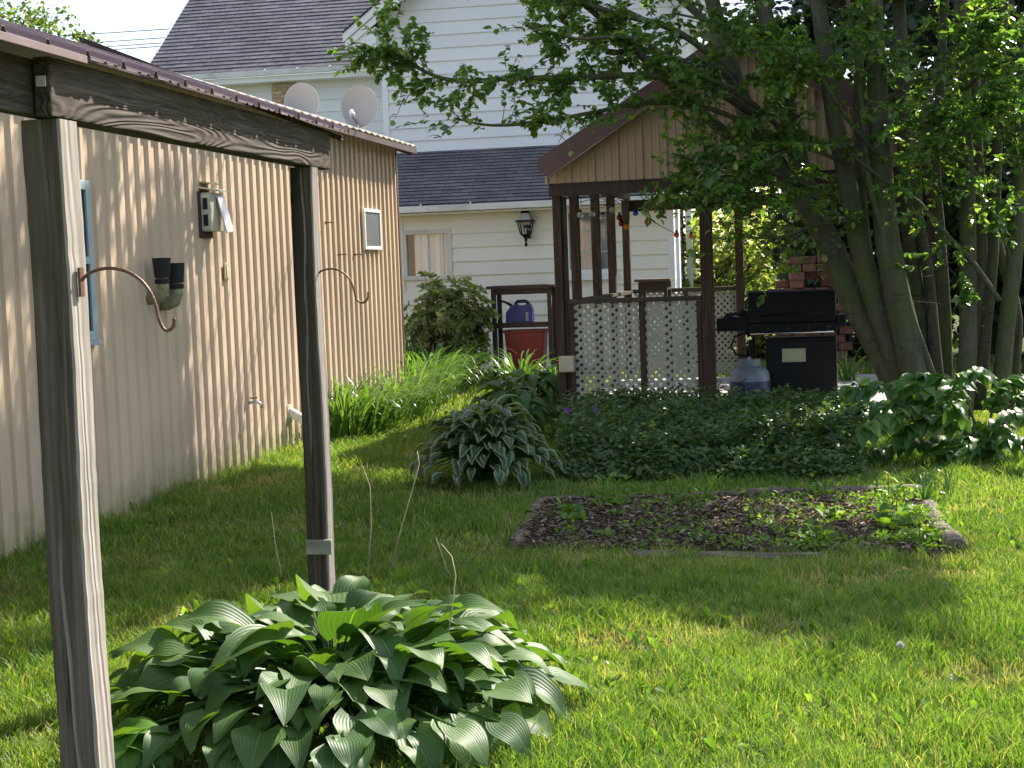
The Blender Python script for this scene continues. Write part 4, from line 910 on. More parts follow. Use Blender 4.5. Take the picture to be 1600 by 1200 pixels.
# chain link fence
FY = W.z(1183, 560).y+2.0
fx0 = W.y(1160, 450, FY).x; fz = W.y(1183, 443, FY).z
fence = empty('metal_fence', (fx0, FY, 0), 'galvanised chain link fence behind the gazebo', 'fence')
MB().tube([(-2.5, 0, fz-.02), (6, 0, fz-.02)], .02, 8).build('top_rail', 'galv', fence, smooth=True)
for xx in (W.y(1183, 443, FY).x-fx0, W.y(1183, 443, FY).x-fx0+2.4, W.y(1183, 443, FY).x-fx0-2.4):
    ps = MB().tube([(xx, .03, 0), (xx, .03, fz+.03)], .035, 10).build('post', 'galv', fence, smooth=True); MB().sphere((xx, .03, fz+.055), .045, 10, 6).build('cap', 'galv', ps, smooth=True)
mb = MB(); sp = .07; k = -2.5
while k < 6: 
    for sg in (1, -1):
        mb.add([(k, -.01, 0), (k+.004, -.01, 0), (k+sg*fz+.004, -.01, fz-.03), (k+sg*fz, -.01, fz-.03), (k, -.013, 0), (k+.004, -.013, 0), (k+sg*fz+.004, -.013, fz-.03), (k+sg*fz, -.013, fz-.03)], BF)
    k += sp
me_ = mb.build('wire_mesh', 'galv', fence); me_['kind'] = 'stuff'

# ================================================================== BED of mulch with its timbers
bl_ = W.z(848, 788); br_ = W.z(1445, 772); fl_ = W.z(802, 862); fr_ = W.z(1492, 872)
bedm = MB(); nb = 14; vs = []
for j in range(nb+1):
    for i in range(nb+1):
        u, t = i/nb, j/nb; p = (fl_.lerp(fr_, u)).lerp(bl_.lerp(br_, u), t); vs.append((p.x, p.y, .012+.02*math.sin(3.1*u)*math.sin(3.1*t)+U(0, .008)))
bedm.add(vs, [(j*(nb+1)+i, j*(nb+1)+i+1, (j+1)*(nb+1)+i+1, (j+1)*(nb+1)+i) for j in range(nb) for i in range(nb)])
tag(bedm.build('soil_bed', 'soil', smooth=True), kind='structure')
def timber(a, b, hgt, lab, rad=.055):
    a = Vector(a); b = Vector(b); c = (a+b)/2; d = b-a; ang = math.atan2(d.y, d.x); Lh = d.length/2
    pr = [(math.cos(t)*rad*1.15, math.sin(t)*rad) for t in [2*math.pi*k/12 for k in range(12)]]; n = 14; vs = []
    for i in range(n+1):
        x = -Lh+2*Lh*i/n
        vs += [(x, u+.003*math.sin(i*.8+c.x), q+.003*math.sin(i*1.1)+U(-.0006, .0006)+hgt) for u, q in pr]
    fs = [(i*12+k, (i+1)*12+k, (i+1)*12+(k+1) % 12, i*12+(k+1) % 12) for i in range(n) for k in range(12)]+[tuple(range(12)), tuple(range(n*12, n*12+12))[::-1]]
    o = MB().add(vs, fs).build('landscape_timber', 'timber', smooth=True); o.location = (c.x, c.y, 0); o.rotation_euler = (0, 0, ang); return tag(o, lab, 'timber', 'rounded timbers edging the mulch bed')
timber(fl_+Vector((0, .05, 0)), bl_, -.005, 'short rounded timber edging the left end of the mulch bed')
q1 = bl_.lerp(br_, .53)
timber(bl_, q1, -.005, 'timber along the left half of the bed back edge'); timber(q1+Vector((.02, .03, 0)), br_, .01, 'timber along the right half of the bed back edge')
ra = W.z(1450, 798); rb_ = W.z(1478, 846); timber(ra, rb_, .02, 'sunlit grey timber lying at the right end of the bed', .05)
timber(W.z(1484, 852), W.z(1494, 868), .03, 'short timber stub at the bed front right corner', .055)
timber(W.z(985, 872), W.z(1290, 876), .005, 'half buried timber along the bed front edge', .035)
N_ = 15000; u = rng.random(N_); t = rng.random(N_)
flv, frv, blv, brv = (np.array(q) for q in (fl_, fr_, bl_, br_))
P = (flv*(1-u)[:, None]+frv*u[:, None])*(1-t)[:, None]+(blv*(1-u)[:, None]+brv*u[:, None])*t[:, None]
P[:, 2] = .03+.02*np.sin(3.1*u)*np.sin(3.1*t)+rng.random(N_)*.02
a = rng.random(N_)*6.28; D = np.stack([np.cos(a), np.sin(a), rng.normal(0, .22, N_)], 1); NN = np.stack([rng.normal(0, .35, N_), rng.normal(0, .35, N_), np.ones(N_)], 1)
tag(leaves('mulch', P, D, NN, rng.uniform(.02, .06, N_), 'chip', width=.45, rnd=rng.random(N_)**1.6), kind='stuff')

# ================================================================== GRASS
def in_quad(x, y, q, pad=0.):
    c = np.ones(len(x), bool)
    for i in range(4):
        ax, ay = q[i][0], q[i][1]; bx, by = q[(i+1) % 4][0], q[(i+1) % 4][1]
        c &= ((bx-ax)*(y-ay)-(by-ay)*(x-ax)) > pad
    return c
quad = [fl_, fr_, br_, bl_]
gq = [G.world(p) for p in ((gl0-.1, -.06, 0), (gr1+.1, -.06, 0), (gr1+.1, DEP+.1, 0), (gl0-.1, DEP+.1, 0))]
def blades(name, n, y0, y1, hgt, wd, pw=1.):
    # sample the ground inside the view wedge, a little wider than the frame
    Y = y0+(y1-y0)*rng.random(n)**pw; th = rng.uniform(-.40, .56, n)
    cx = -math.sin(YAW); cy = math.cos(YAW)
    X = Y*cx+Y*th*cy; Yw = Y*cy-Y*th*cx*-1.
    Yw = Y*cy+Y*th*math.sin(YAW)
    ok = (X > GX+.02) | (Yw > GY1+.1)
    ok &= ~((in_quad(X, Yw, quad)) & (rng.random(n) > .16)); ok &= ~in_quad(X, Yw, gq)
    ok &= ~((Yw > 22.9) )
    pd = vnoise(X, Yw, 1.3, 5)+.5*vnoise(X, Yw, 4., 9)
    dry = np.clip((pd-.22)*1.15, .05, .9)
    # worn, drier strip in the open lawn near the bed
    d2 = np.exp(-(((X-.6)/2.4)**2+((Yw-7.9)/.35)**2)); dry = np.clip(dry+.35*d2*(.5+vnoise(X, Yw, 5, 3)), 0, .85)
    ok &= rng.random(n) > dry*.55
    X, Yw, dry = X[ok], Yw[ok], dry[ok]; n = len(X)
    clump = np.clip(1+.5*vnoise(X, Yw, 2.2, 1)+.45*vnoise(X, Yw, 9., 2), .4, 2.1)
    edge = np.exp(-((X-GX)/.12)**2)*.9*(Yw < GY1)
    h = hgt*clump*rng.uniform(.55, 1.25, n)*(1+edge)*(1-.45*dry); wv = wd*rng.uniform(.7, 1.3, n)
    a = rng.random(n)*6.283; bend = rng.uniform(.15, .95, n)*h; bd = rng.random(n)*6.283
    dx, dy = np.cos(a)*wv*.5, np.sin(a)*wv*.5; bx, by = np.cos(bd)*bend, np.sin(bd)*bend
    z0 = np.zeros(n)
    def st(x, y, z): return np.stack([x, y, z], 1)
    V = np.stack([st(X-dx, Yw-dy, z0), st(X+dx, Yw+dy, z0), st(X+dx*.8+bx*.3, Yw+dy*.8+by*.3, h*.55), st(X-dx*.8+bx*.3, Yw-dy*.8+by*.3, h*.55), st(X+bx, Yw+by, h*.92)], 1).reshape(-1, 3)
    k = 5*np.arange(n)[:, None]; T = np.array([(0, 1, 2), (0, 2, 3), (3, 2, 4)]); Fq = (k[:, :, None]+T[None]).reshape(-1, 3)
    isdry = (rng.random(n) < dry*1.1+.05).astype(float)*rng.uniform(.5, 1, n)
    tone = np.clip(rng.normal(.5, .22, n)+.18*vnoise(X, Yw, .9, 4), 0, 1)
    return npmesh(name, V, Fq, 'grass', None, {'rnd': np.repeat(tone, 5), 'dry': np.repeat(isdry, 5)}, smooth=True, kind='stuff')
blades('grass', 200000, 4.2, 8.5, .068, .0046, .9)
blades('grass', 195000, 8.3, 14.5, .068, .0075, .9)
blades('grass', 80000, 14.3, 24.5, .075, .014, 1.)
# broad plantain and clover leaves growing through the lawn
def broad(name, n, y0, y1, s0, s1, up):
    Y = y0+(y1-y0)*rng.random(n); th = rng.uniform(-.38, .52, n); X = -Y*math.sin(YAW)+Y*th*math.cos(YAW); Yw = Y*math.cos(YAW)+Y*th*math.sin(YAW)
    ok = (X > GX+.1) & ~in_quad(X, Yw, quad) & ~in_quad(X, Yw, gq) & (vnoise(X, Yw, 2.6, 8) > -.1); X, Yw = X[ok], Yw[ok]; n = len(X)
    k = 3; X = np.repeat(X, k)+rng.normal(0, .01, n*k); Yw = np.repeat(Yw, k)+rng.normal(0, .01, n*k); a = rng.random(n*k)*6.28
    D = np.stack([np.cos(a), np.sin(a), rng.uniform(.2, up, n*k)], 1); NN = np.stack([rng.normal(0, .4, n*k), rng.normal(0, .4, n*k), np.ones(n*k)], 1)
    return tag(leaves(name, np.stack([X, Yw, np.full(n*k, .01)], 1), D, NN, rng.uniform(s0, s1, n*k), 'leaf_weed', width=.8), kind='stuff')
broad('clover', 3400, 4.3, 11, .02, .045, 1.4); broad('plantain', 850, 4.6, 9.5, .035, .075, 3.0)

# dandelion seed heads
for i, (px, py) in enumerate(((818, 990), (634, 681), (762, 945), (1407, 1010))):
    g = W.z(px, py+24*(7/ max(4, W.z(px, py+20).y)), 0); zt = .075
    r_ = empty('dandelion_clock', g, None, 'dandelion', 'dandelion seed heads in the lawn')
    r_['label'] = ['white dandelion seed head beside the right edge of the big hosta', 'white dandelion seed head on the grass left of the striped hosta'][i] if i < 2 else ['white dandelion seed head behind the top of the big hosta', 'white dandelion seed head at the far right of the lawn'][i-2]
    MB().tube([(0, 0, 0), (.005, .003, zt*.6), (0, 0, zt)], .0018, 5).build('stem', 'leaf_weed', r_)
    n = 150; dd = unit(rng.normal(size=(n, 3))); o = leaves('seed_head', dd*.004+np.array([0, 0, zt]), dd, rng.normal(size=(n, 3)), .012, 'puff', r_, width=.35, kind=None)

# weeds in the bed and along its edge: single plants
def weed(px, py, s, lab, n=14, narrow=1., hgt=.12):
    n = int(n*2.2)
    g = W.z(px, py); o = empty('weed', (g.x, g.y, .02), lab, 'weed', 'green weeds in the mulch bed')
    P = []; D = []; Q = []
    for k in range(n):
        a = U(0, 6.28); z = U(0, hgt*s); P.append((U(-.06, .06)*s, U(-.06, .06)*s, z*U(.3, 1))); e = U(.1, 1.2); D.append((math.cos(a), math.sin(a), e)); Q.append((U(-.3, .3), U(-.3, .3), 1))
    leaves('foliage', P, D, Q, np.array([U(.028, .062)*s for _ in range(n)]), 'leaf_weed', o, width=narrow, kind='stuff')
    MB().tube([(0, 0, -.02), (0, 0, hgt*s)], .003, 5).build('stem', 'leaf_weed', o)
weed(960, 800, 1.6, 'tallest leafy weed near the back left of the bed', 26, .6, .16)
weed(895, 822, 1.3, 'leafy weed beside the left timber of the bed', 20)
weed(1402, 838, 1.8, 'bright broad-leaved weed near the right timber', 22, 1.1, .10)
n = 1500; u = 1-rng.random(n)**1.6*.75; t = rng.random(n)
P = (flv*(1-u)[:, None]+frv*u[:, None])*(1-t)[:, None]+(blv*(1-u)[:, None]+brv*u[:, None])*t[:, None]; mk = vnoise(P[:, 0], P[:, 1], 3.4, 31) > .0; P = P[mk]; P = np.repeat(P, 5, 0)+rng.normal(0, .03, (len(P)*5, 3))*np.array([1, 1, .3]); P[:, 2] = np.abs(P[:, 2])+.04
D = rng.normal(size=P.shape); D[:, 2] = np.abs(D[:, 2])*.6+.2
tag(leaves('creeping_weeds', P, D, rng.normal(0, .4, P.shape)+np.array([0, 0, 1]), rng.uniform(.018, .045, len(P)), 'leaf_weed', width=.9), kind='stuff')
ROWS = ('back', 'middle', 'front'); COLS = ('far left', 'left', 'centre left', 'centre right', 'right', 'far right')
LOOK = ('low', 'small', 'ragged', 'spreading', 'leafy', 'bright')
for r_i, rn in enumerate(ROWS):
    for c_i, cn in enumerate(COLS):
        u, t = (c_i+.5+U(-.3, .3))/6, 1-(r_i+.5+U(-.3, .3))/3
        if (u < .35 and t > .6): u += .1
        p = fl_.lerp(fr_, u).lerp(bl_.lerp(br_, u), t); c2 = M3.transposed() @ (p-Vector((0, 0, CAM_H)))
        weed(800-c2.x/c2.z*F_PX, 600+c2.y/c2.z*F_PX, U(.6, 1.0)+(.5 if c_i > 3 else 0), f'{LOOK[(c_i+2*r_i) % 6]} green weed in the {rn} row, {cn} part of the mulch bed', random.randint(10, 20), U(.6, 1.1))

# ================================================================== HOSTAS
def hosta(px, py, rad, hgt, nleaf, meshes, lab, cat='hosta', squash=1., ls=(.8, 1.15), off=(0, 0), avoid=None, seed=1, tilt0=.2, stems='leaf_day', steep=.95, loose=.08):
    rr = random.Random(seed); g = W.z(px, py); root = empty('hosta', (g.x+off[0], g.y+off[1], 0), lab, cat)
    st = MB(); kept = 0; tries = 0
    for k in range(nleaf):
        t = math.sqrt((k+.5)/nleaf); a = k*2.39996+rr.uniform(-.25, .25)
        rim = t; rad_k = rad*(.12+.80*t)*rr.uniform(1-loose*1.5, 1+loose); x = math.cos(a)*rad_k; y = math.sin(a)*rad_k*squash
        z = hgt*(1-.85*t**2.2)*rr.uniform(.88-loose*1.6, 1.04+loose)+.02
        if avoid and abs(x-avoid[0]) < .10 and abs(y-avoid[1]) < .10: x += .14 if x > avoid[0] else -.12
        out_d = Vector((math.cos(a+rr.uniform(-.35, .35)), math.sin(a+rr.uniform(-.35, .35))*squash, 0)).normalized()
        pitch = tilt0 - steep*t**1.7 + rr.uniform(-.28, .28)
        d = out_d*math.cos(pitch)+Vector((0, 0, math.sin(pitch)))
        nrm = Vector((out_d.x*math.sin(-pitch)+rr.uniform(-.25, .25), out_d.y*math.sin(-pitch)+rr.uniform(-.25, .25), math.cos(pitch)))
        me = meshes[rr.randrange(len(meshes))]; s = rr.uniform(*ls)*(.85+.25*math.sin(math.pi*min(1, t+.25)))
        base = Vector((x, y, z)) - d*.07
        link('leaf', me, root, orient(base, d, nrm, s))
        c = Vector((x*.12, y*.12, 0)); m1 = (c+base)/2+Vector((0, 0, .10*hgt/.4)); st.tube([c, m1, base], [.006, .005, .004], 5, cap=False)
    o = st.build('stems', stems, root); o['kind'] = 'stuff'; return root
HL = [leafshape('hosta_leaf', U(.18, .24), U(.155, .20), droop=U(.08, .34), cup=U(-.04, .22), wave=U(.02, .08), seed=s, nu=8, nv=9) for s in range(10)]
p2 = Vector((-1.966, 6.17))
hg = W.z(525, 1122)
hosta(525, 1122, .90, .33, 300, HL, 'big green hosta mound around the foot of the second post', avoid=(p2.x-hg.x, p2.y-hg.y), seed=3, ls=(.5, 1.12), steep=1.0, tilt0=.5, loose=.16)
HS = [leafshape('small_hosta_leaf', U(.13, .16), U(.10, .13), droop=U(.15, .4), cup=U(.05, .2), wave=.04, mat='hostalime', seed=20+s) for s in range(4)]
hosta(205, 1215, .14, .13, 14, HS, 'small bright lime hosta at the bottom left of the picture', seed=5, ls=(.8, 1.1))
HV = [leafshape('variegated_leaf', U(.13, .16), U(.085, .115), droop=U(.1, .4), cup=U(.05, .25), wave=.05, mat='hostavar', heart=.12, seed=40+s, nu=6, nv=7) for s in range(8)]
hosta(760, 757, .60, .54, 290, HV, 'cream-edged striped hosta mound at the left end of the planting', seed=8, ls=(.8, 1.15), tilt0=.45, steep=1.15)
HV2 = [leafshape('dark_hosta_leaf', U(.20, .26), U(.13, .17), droop=U(.2, .5), cup=U(.05, .2), wave=.05, mat='hosta', seed=60+s, nu=6, nv=7) for s in range(6)]
hosta(830, 655, .62, .42, 110, HV2, 'dark green hosta in shade behind the striped one', seed=9)
hosta(800, 690, .40, .50, 60, HV2[:3]+HV[:2], 'mixed green and cream hosta right behind the striped mound', seed=12)

# ------------------------------------------------------------------ strap-leaved clumps (daylilies, iris)
def straps(px, py, n, Lg, lab, name='daylily', spread=.18, wd=.016, group=None, lean=None, mat='leaf_day', cat='daylily', up=.9):
    g = W.z(px, py); root = empty(name, (g.x, g.y, 0), lab, cat, group)
    V = []; Fq = []; at = []; S = 8
    for k in range(n):
        a = U(0, 6.28); r0 = abs(random.gauss(0, spread)); x0, y0 = math.cos(a)*r0, math.sin(a)*r0; b = a+U(-.6, .6); L_ = Lg*U(.6, 1.15); w0 = wd*U(.7, 1.3)
        dx, dy = math.cos(b), math.sin(b)
        if lean: dx += lean[0]; dy += lean[1]; q = math.hypot(dx, dy) or 1; dx /= q; dy /= q
        th = U(1.15, 1.5)*up+.0; curl = U(1.2, 3.0); p = Vector((x0, y0, 0)); k0 = len(V); tone = random.random()
        for s in range(S+1):
            t = s/S; ww = w0*(1-t**2.5)*.5+.0004; sx, sy = -dy*ww, dx*ww
            V.append((p.x-sx, p.y-sy, p.z)); V.append((p.x, p.y, p.z-.25*ww)); V.append((p.x+sx, p.y+sy, p.z)); at += [tone]*3
            ang = th-curl*t*t; p = p+Vector((dx*math.cos(ang), dy*math.cos(ang), math.sin(ang)))*(L_/S)
            if p.z < .02: p.z = .02
        for s in range(S):
            q = k0+3*s; Fq += [(q, q+1, q+4, q+3), (q+1, q+2, q+5, q+4)]
    npmesh('leaves', np.array(V), np.array(Fq), mat, root, {'rnd': np.array(at)}, smooth=True, kind='stuff')
for i, (px, py, n, Lg) in enumerate(((545, 684, 190, .80), (588, 674, 200, .74), (628, 654, 220, .80), (655, 634, 220, .88), (680, 617, 200, .88), (706, 606, 180, .85), (645, 600, 170, 1.05))):
    straps(px, py, n, Lg, ['nearest daylily clump against the garage foot', 'second daylily clump along the garage', 'middle daylily clump arching over the grass', 'daylily clump below the garage corner', 'daylily clump just right of the garage corner', 'farthest daylily clump by the lit grass path', 'tall daylily clump tight behind the garage corner'][i], group='daylily clumps along the garage', wd=.026, spread=.20, lean=(.4, -.15))
straps(815, 615, 90, .75, 'arching strap-leaved clump in front of the red bin', wd=.030, spread=.12, cat='daylily', mat='leaf_day')
straps(870, 618, 60, .6, 'strap-leaved clump beside the cream box', wd=.026, spread=.10)
straps(1444, 792, 18, .30, 'upright tuft of coarse grass at the bed right back corner', name='grass_tuft', spread=.03, wd=.014, cat='grass tuft', up=1.0)
straps(1482, 775, 14, .26, 'upright tuft of coarse grass in the sun right of the bed', name='grass_tuft', spread=.03, wd=.012, cat='grass tuft', up=1.0)
straps(1322, 600, 60, .55, 'bright tuft of long grass beside the red blocks', name='grass_tuft', spread=.12, wd=.016, cat='grass tuft', up=1.0)

# dry stalks sticking out of the hosta and grass
for (pts, Y, lb) in (([(655, 1200), (680, 1120), (693, 1040), (705, 960), (712, 900), (706, 870), (690, 850)], 4.95, 'longest dry stalk rising from the right of the big hosta'),
                     ([(574, 905), (580, 820), (578, 760), (566, 727)], 6.9, 'thin dry stalk just right of the second post'),
                     ([(610, 890), (628, 820), (645, 762), (655, 725), (652, 705)], 6.9, 'bent dry seed stalk reaching toward the striped hosta'),
                     ([(700, 895), (690, 865), (681, 840)], 6.9, 'short dry stalk standing in the shaded grass'),
                     ([(440, 900), (430, 850), (424, 800)], 7.0, 'faint dry stalk left of the second post'),
                     ([(690, 1195), (672, 1165), (678, 1110), (672, 1090), (650, 1085)], 4.9, 'forked dry twig low in front of the big hosta'),
                     ([(840, 1085), (880, 1108), (922, 1116)], 5.2, 'dry twig poking out of the hosta right edge')):
    P = [W.y(a, b, Y+.05*i) for i, (a, b) in enumerate(pts)]; P0 = P[0]
    s = empty('dry_stalk', P0, lb, 'dry stalk', 'dry plant stalks')
    MB().tube([p-P0 for p in P], [.0042-.0026*i/(len(P)-1) for i in range(len(P))], 6, jit=.15).build('stem', 'stalk', s, smooth=True)

# ================================================================== shrubs in the planting
def blobleaves(n, c, rad, flat=1., shell=.45):
    d = unit(rng.normal(size=(n, 3))); r = (shell+(1-shell)*rng.random(n)**.5)
    P = d*r[:, None]*np.array(rad)+np.array(c); return P, d
# rhododendron
g = W.z(694, 606); rh = empty('rhododendron', (g.x, g.y+.4, 0), 'rounded rhododendron bush in front of the white house window', 'shrub')
Pl = []; Dl = []; rt_ = np.array([.62, .55, .70])
st = MB()
for k in range(520):
    d = unit(rng.normal(size=3)); r_ = (.55+.45*random.random())*(1+.16*math.sin(d[0]*6+d[2]*5)+.10*math.sin(d[1]*9-d[0]*4)); tip = np.array([0, 0, .78])+d*rt_*r_
    if tip[2] < .08: continue
    m = random.randint(6, 9); a0 = U(0, 6.28); ax = unit(d+np.array([0, 0, .5])); o1 = unit(np.cross(ax, [.3, .9, .1])); o2 = np.cross(ax, o1)
    for q in range(m):
        a = a0+q*6.28/m; Pl.append(tip); Dl.append(o1*math.cos(a)+o2*math.sin(a)+ax*U(-.1, .7))
    if k % 3 == 0: st.tube([(0, 0, .05), tuple(tip*.5+np.array([0, 0, .05])), tuple(tip)], [.012, .008, .004], 5, cap=False)
Pl = np.array(Pl); Dl = np.array(Dl); leaves('foliage', Pl, Dl, np.cross(Dl, rng.normal(size=Dl.shape))*.5+np.array([0, 0, .8]), rng.uniform(.07, .12, len(Pl)), 'leaf_rhodo', rh, width=.75)
st.build('branches', 'bark', rh)['kind'] = 'stuff'
# ground cover in front of the gazebo
n = 26000; u = rng.random(n); t = rng.random(n)
fa_, fb_ = np.array(W.z(872, 757)), np.array(W.z(1350, 752)); ba_, bb_ = np.array(W.z(885, 672)), np.array(W.z(1345, 668))
P = (fa_*(1-u)[:, None]+fb_*u[:, None])*(1-t)[:, None]+(ba_*(1-u)[:, None]+bb_*u[:, None])*t[:, None]
edge = np.clip(t/.22, 0, 1)**.6; hh = (.25+.12*vnoise(P[:, 0], P[:, 1], 2.0, 21)+.09*vnoise(P[:, 0], P[:, 1], 7., 22))*edge+.05
P[:, 2] = hh*rng.random(n)**.35; P[:, 1] += rng.normal(0, .03, n)
a = rng.random(n)*6.28; D = np.stack([np.cos(a), np.sin(a)-.3, rng.uniform(-.3, .8, n)], 1); NN = np.stack([rng.normal(0, .5, n), rng.normal(-.4, .5, n), np.ones(n)], 1)
tag(leaves('ground_cover', P, D, NN, rng.uniform(.035, .062, n), 'leaf_cover', width=.95), kind='stuff')
vv = []
for k in range(420):   # upright leafy shoots standing above the mass
    uu, tt = random.random(), U(.1, 1.); b0 = (fa_*(1-uu)+fb_*uu)*(1-tt)+(ba_*(1-uu)+bb_*uu)*tt; hgt = U(.2, .47)
    for s in range(14): 
        z = hgt*(.5+.5*s/14); vv.append((b0[0]+U(-.02, .02), b0[1]+U(-.02, .02), z))
vv = np.array(vv); a = rng.random(len(vv))*6.28; D = np.stack([np.cos(a), np.sin(a), rng.uniform(.1, .9, len(vv))], 1)
tag(leaves('leafy_shoots', vv, D, np.tile([0, 0, 1.], (len(vv), 1))+rng.normal(0, .2, (len(vv), 3)), rng.uniform(.04, .07, len(vv)), 'leaf_cover', width=.8), kind='stuff')
for i, (px, py) in enumerate(((887, 641), (930, 638), (914, 665))):
    q = W.y(px, py, 12.6 if i < 2 else 11.9); f = empty('purple_flower', q, ['leftmost purple flower above the ground cover', 'purple flower just below the lattice', 'lowest purple flower in the ground cover'][i], 'flower', 'purple flowers in the ground cover')
    a = np.arange(5)*1.2566; D = np.stack([np.cos(a), np.full(5, -.3), np.sin(a)], 1); leaves('petals', np.zeros((5, 3)), D, np.tile([0, -1., .1], (5, 1)), .034, 'flower', f, width=1.5, kind=None)
    MB().tube([(0, .005, 0), (0, .02, -.12)], .002, 4).build('stem', 'leaf_cover', f)

# big-leaved shrub on the right: every leaf a part
BL = [leafshape('shrub_leaf', U(.12, .15), U(.085, .11), droop=U(.1, .35), cup=U(.05, .2), wave=.04, mat='leaf_big', heart=.15, seed=80+s, nu=6, nv=6, tip=1.4) for s in range(6)]
g = W.z(1535, 722); sh = empty('broadleaf_shrub', (g.x, g.y, 0), 'low spreading shrub with large drooping leaves under the tree', 'shrub')
G0 = Vector((g.x, g.y, 0)); st = MB(); nl = 0
brs = [[(1535, 700), (1500, 640), (1440, 605), (1370, 600), (1318, 612)], [(1535, 705), (1490, 660), (1430, 640), (1380, 655), (1345, 680)], [(1535, 710), (1490, 690), (1440, 690), (1390, 700), (1350, 722)],
       [(1540, 700), (1550, 640), (1570, 600), (1600, 590), (1640, 600)], [(1540, 705), (1560, 660), (1590, 640), (1625, 655)], [(1535, 705), (1500, 665), (1470, 650), (1430, 665), (1400, 690)],
       [(1535, 700), (1510, 620), (1470, 590), (1430, 590), (1400, 600)], [(1540, 705), (1520, 690), (1500, 700), (1470, 720)], [(1540, 710), (1560, 690), (1600, 690), (1630, 700)], [(1530, 705), (1480, 640), (1420, 620), (1350, 640), (1320, 650)],
       [(1535, 705), (1500, 650), (1480, 620), (1500, 590), (1540, 578)], [(1540, 700), (1590, 620), (1620, 610)]]
for bi, br in enumerate(brs):
    Y0 = g.y-.05; dY = U(-.9, .1) if bi % 3 else U(-.2, .5)
    P = [W.y(a, b, Y0+dY*i/(len(br)-1))-G0 for i, (a, b) in enumerate(br)]
    st.tube(P, [.012-.008*i/(len(P)-1) for i in range(len(P))], 6)
    for i in range(1, len(P)):
        for s in range(8 if i > 1 else 4):
            t = s/8; p = P[i-1].lerp(P[i], t); d0 = (P[i]-P[i-1]).normalized()
            for side in (-1, 1):
                d = d0*.5+Vector((U(-.5, .5), U(-.7, .2), 0))+d0.cross(Vector((0, 0, 1)))*side*.8+Vector((0, 0, U(-.75, -.05)))
                link('leaf', BL[random.randrange(6)], sh, orient(p+Vector((0, 0, U(-.03, .03))), d, (U(-.3, .3), -.25+U(-.3, .3), 1), U(.75, 1.25))); nl += 1
st.build('branches', 'bark', sh)['kind'] = 'stuff'

# ================================================================== TREE with many stems
root_g = W.z(1455, 668); TY = root_g.y
tree = empty('multi_stem_tree', (root_g.x, TY, 0), 'large leafy tree with many grey-green stems rising at the right', 'tree')
T0 = Vector((root_g.x, TY, 0))
def path(pts):
    """pts: (px, py, dY) -> smooth points relative to the tree"""
    P = [W.y(a, b, TY+c)-T0 for a, b, c in pts]; out_ = []
    for i in range(len(P)-1):
        a, b, c, d = P[max(i-1, 0)], P[i], P[i+1], P[min(i+2, len(P)-1)]
        for k in range(4):
            t = k/4; out_.append(.5*((2*b)+(c-a)*t+(2*a-5*b+4*c-d)*t*t+(3*b-a-3*c+d)*t**3))
    out_.append(P[-1]); return out_
SC = TY/F_PX
def stem(pts, w0, w1, name='trunk', seg=12):
    P = path(pts); n = len(P); rad = [max(.004, .86*(w0+(w1-w0)*(i/(n-1))**.9)*SC*.5) for i in range(n)]
    MB().tube(P, rad, seg, jit=.035).build(name, 'bark', tree, smooth=True); return P
limbs = []
stem([(1422, 640, 0), (1385, 560, .05), (1340, 480, .1), (1303, 400, .1), (1265, 325, .1), (1215, 262, .1), (1178, 205, .1), (1150, 130, .1), (1128, 60, .1), (1110, -10, .1)], 62, 26)
limbs.append(path([(1265, 325, .1), (1250, 270, .05), (1228, 180, 0), (1210, 100, 0), (1190, 20, 0), (1170, -80, 0), (1150, -200, .1)])); stem([(1268, 330, .1), (1250, 260, .05), (1232, 180, 0), (1215, 100, 0), (1195, 20, 0), (1170, -80, 0)], 40, 26)
stem([(1432, 645, -.1), (1400, 560, -.1), (1368, 470, -.1), (1342, 380, -.1), (1325, 290, -.1), (1305, 190, -.1), (1290, 90, -.1), (1275, -20, 0), (1262, -140, 0)], 46, 24)
stem([(1440, 650, -.25), (1425, 560, -.25), (1404, 470, -.25), (1388, 380, -.25), (1378, 280, -.25), (1374, 180, -.25), (1368, 80, -.25), (1364, -30, -.25), (1360, -160, -.2)], 56, 26)
stem([(1452, 640, .15), (1440, 520, .2), (1425, 400, .3), (1415, 280, .3), (1412, 150, .3), (1405, 20, .3), (1400, -120, .3)], 34, 22)
stem([(1470, 645, .0), (1460, 540, .1), (1450, 430, .2), (1432, 320, .3), (1418, 220, .35), (1410, 90, .35)], 24, 16)
stem([(1505, 650, -.2), (1512, 550, -.2), (1512, 440, -.2), (1512, 330, -.2), (1508, 220, -.2), (1504, 110, -.2), (1500, -10, -.2), (1496, -150, -.2)], 34, 20)
stem([(1530, 640, .1), (1540, 520, .1), (1550, 420, .15), (1556, 300, .2), (1560, 180, .2), (1566, 60, .2), (1572, -60, .2)], 22, 15)
stem([(1560, 645, -.1), (1570, 540, -.1), (1582, 430, -.1), (1592, 320, -.1), (1600, 200, -.1), (1612, 80, -.1), (1620, -60, 0)], 32, 22)
stem([(1515, 640, .3), (1528, 520, .35), (1533, 400, .4), (1530, 290, .4), (1522, 150, .4), (1518, 0, .4)], 26, 18)
stem([(1480, 640, .3), (1478, 500, .4), (1470, 380, .4), (1462, 250, .45), (1470, 120, .45), (1476, -20, .45)], 22, 15)
stem([(1575, 640, .4), (1590, 500, .4), (1560, 380, .4), (1555, 250, .4), (1545, 120, .4), (1540, -40, .4)], 20, 14)
stem([(1410, 640, .3), (1395, 540, .35), (1360, 420, .4), (1345, 300, .4), (1340, 150, .4), (1350, 0, .4), (1355, -120, .4)], 24, 14)
stem([(1600, 650, .1), (1625, 500, .1), (1640, 380, .1), (1650, 200, .1), (1660, 0, .1)], 36, 24)
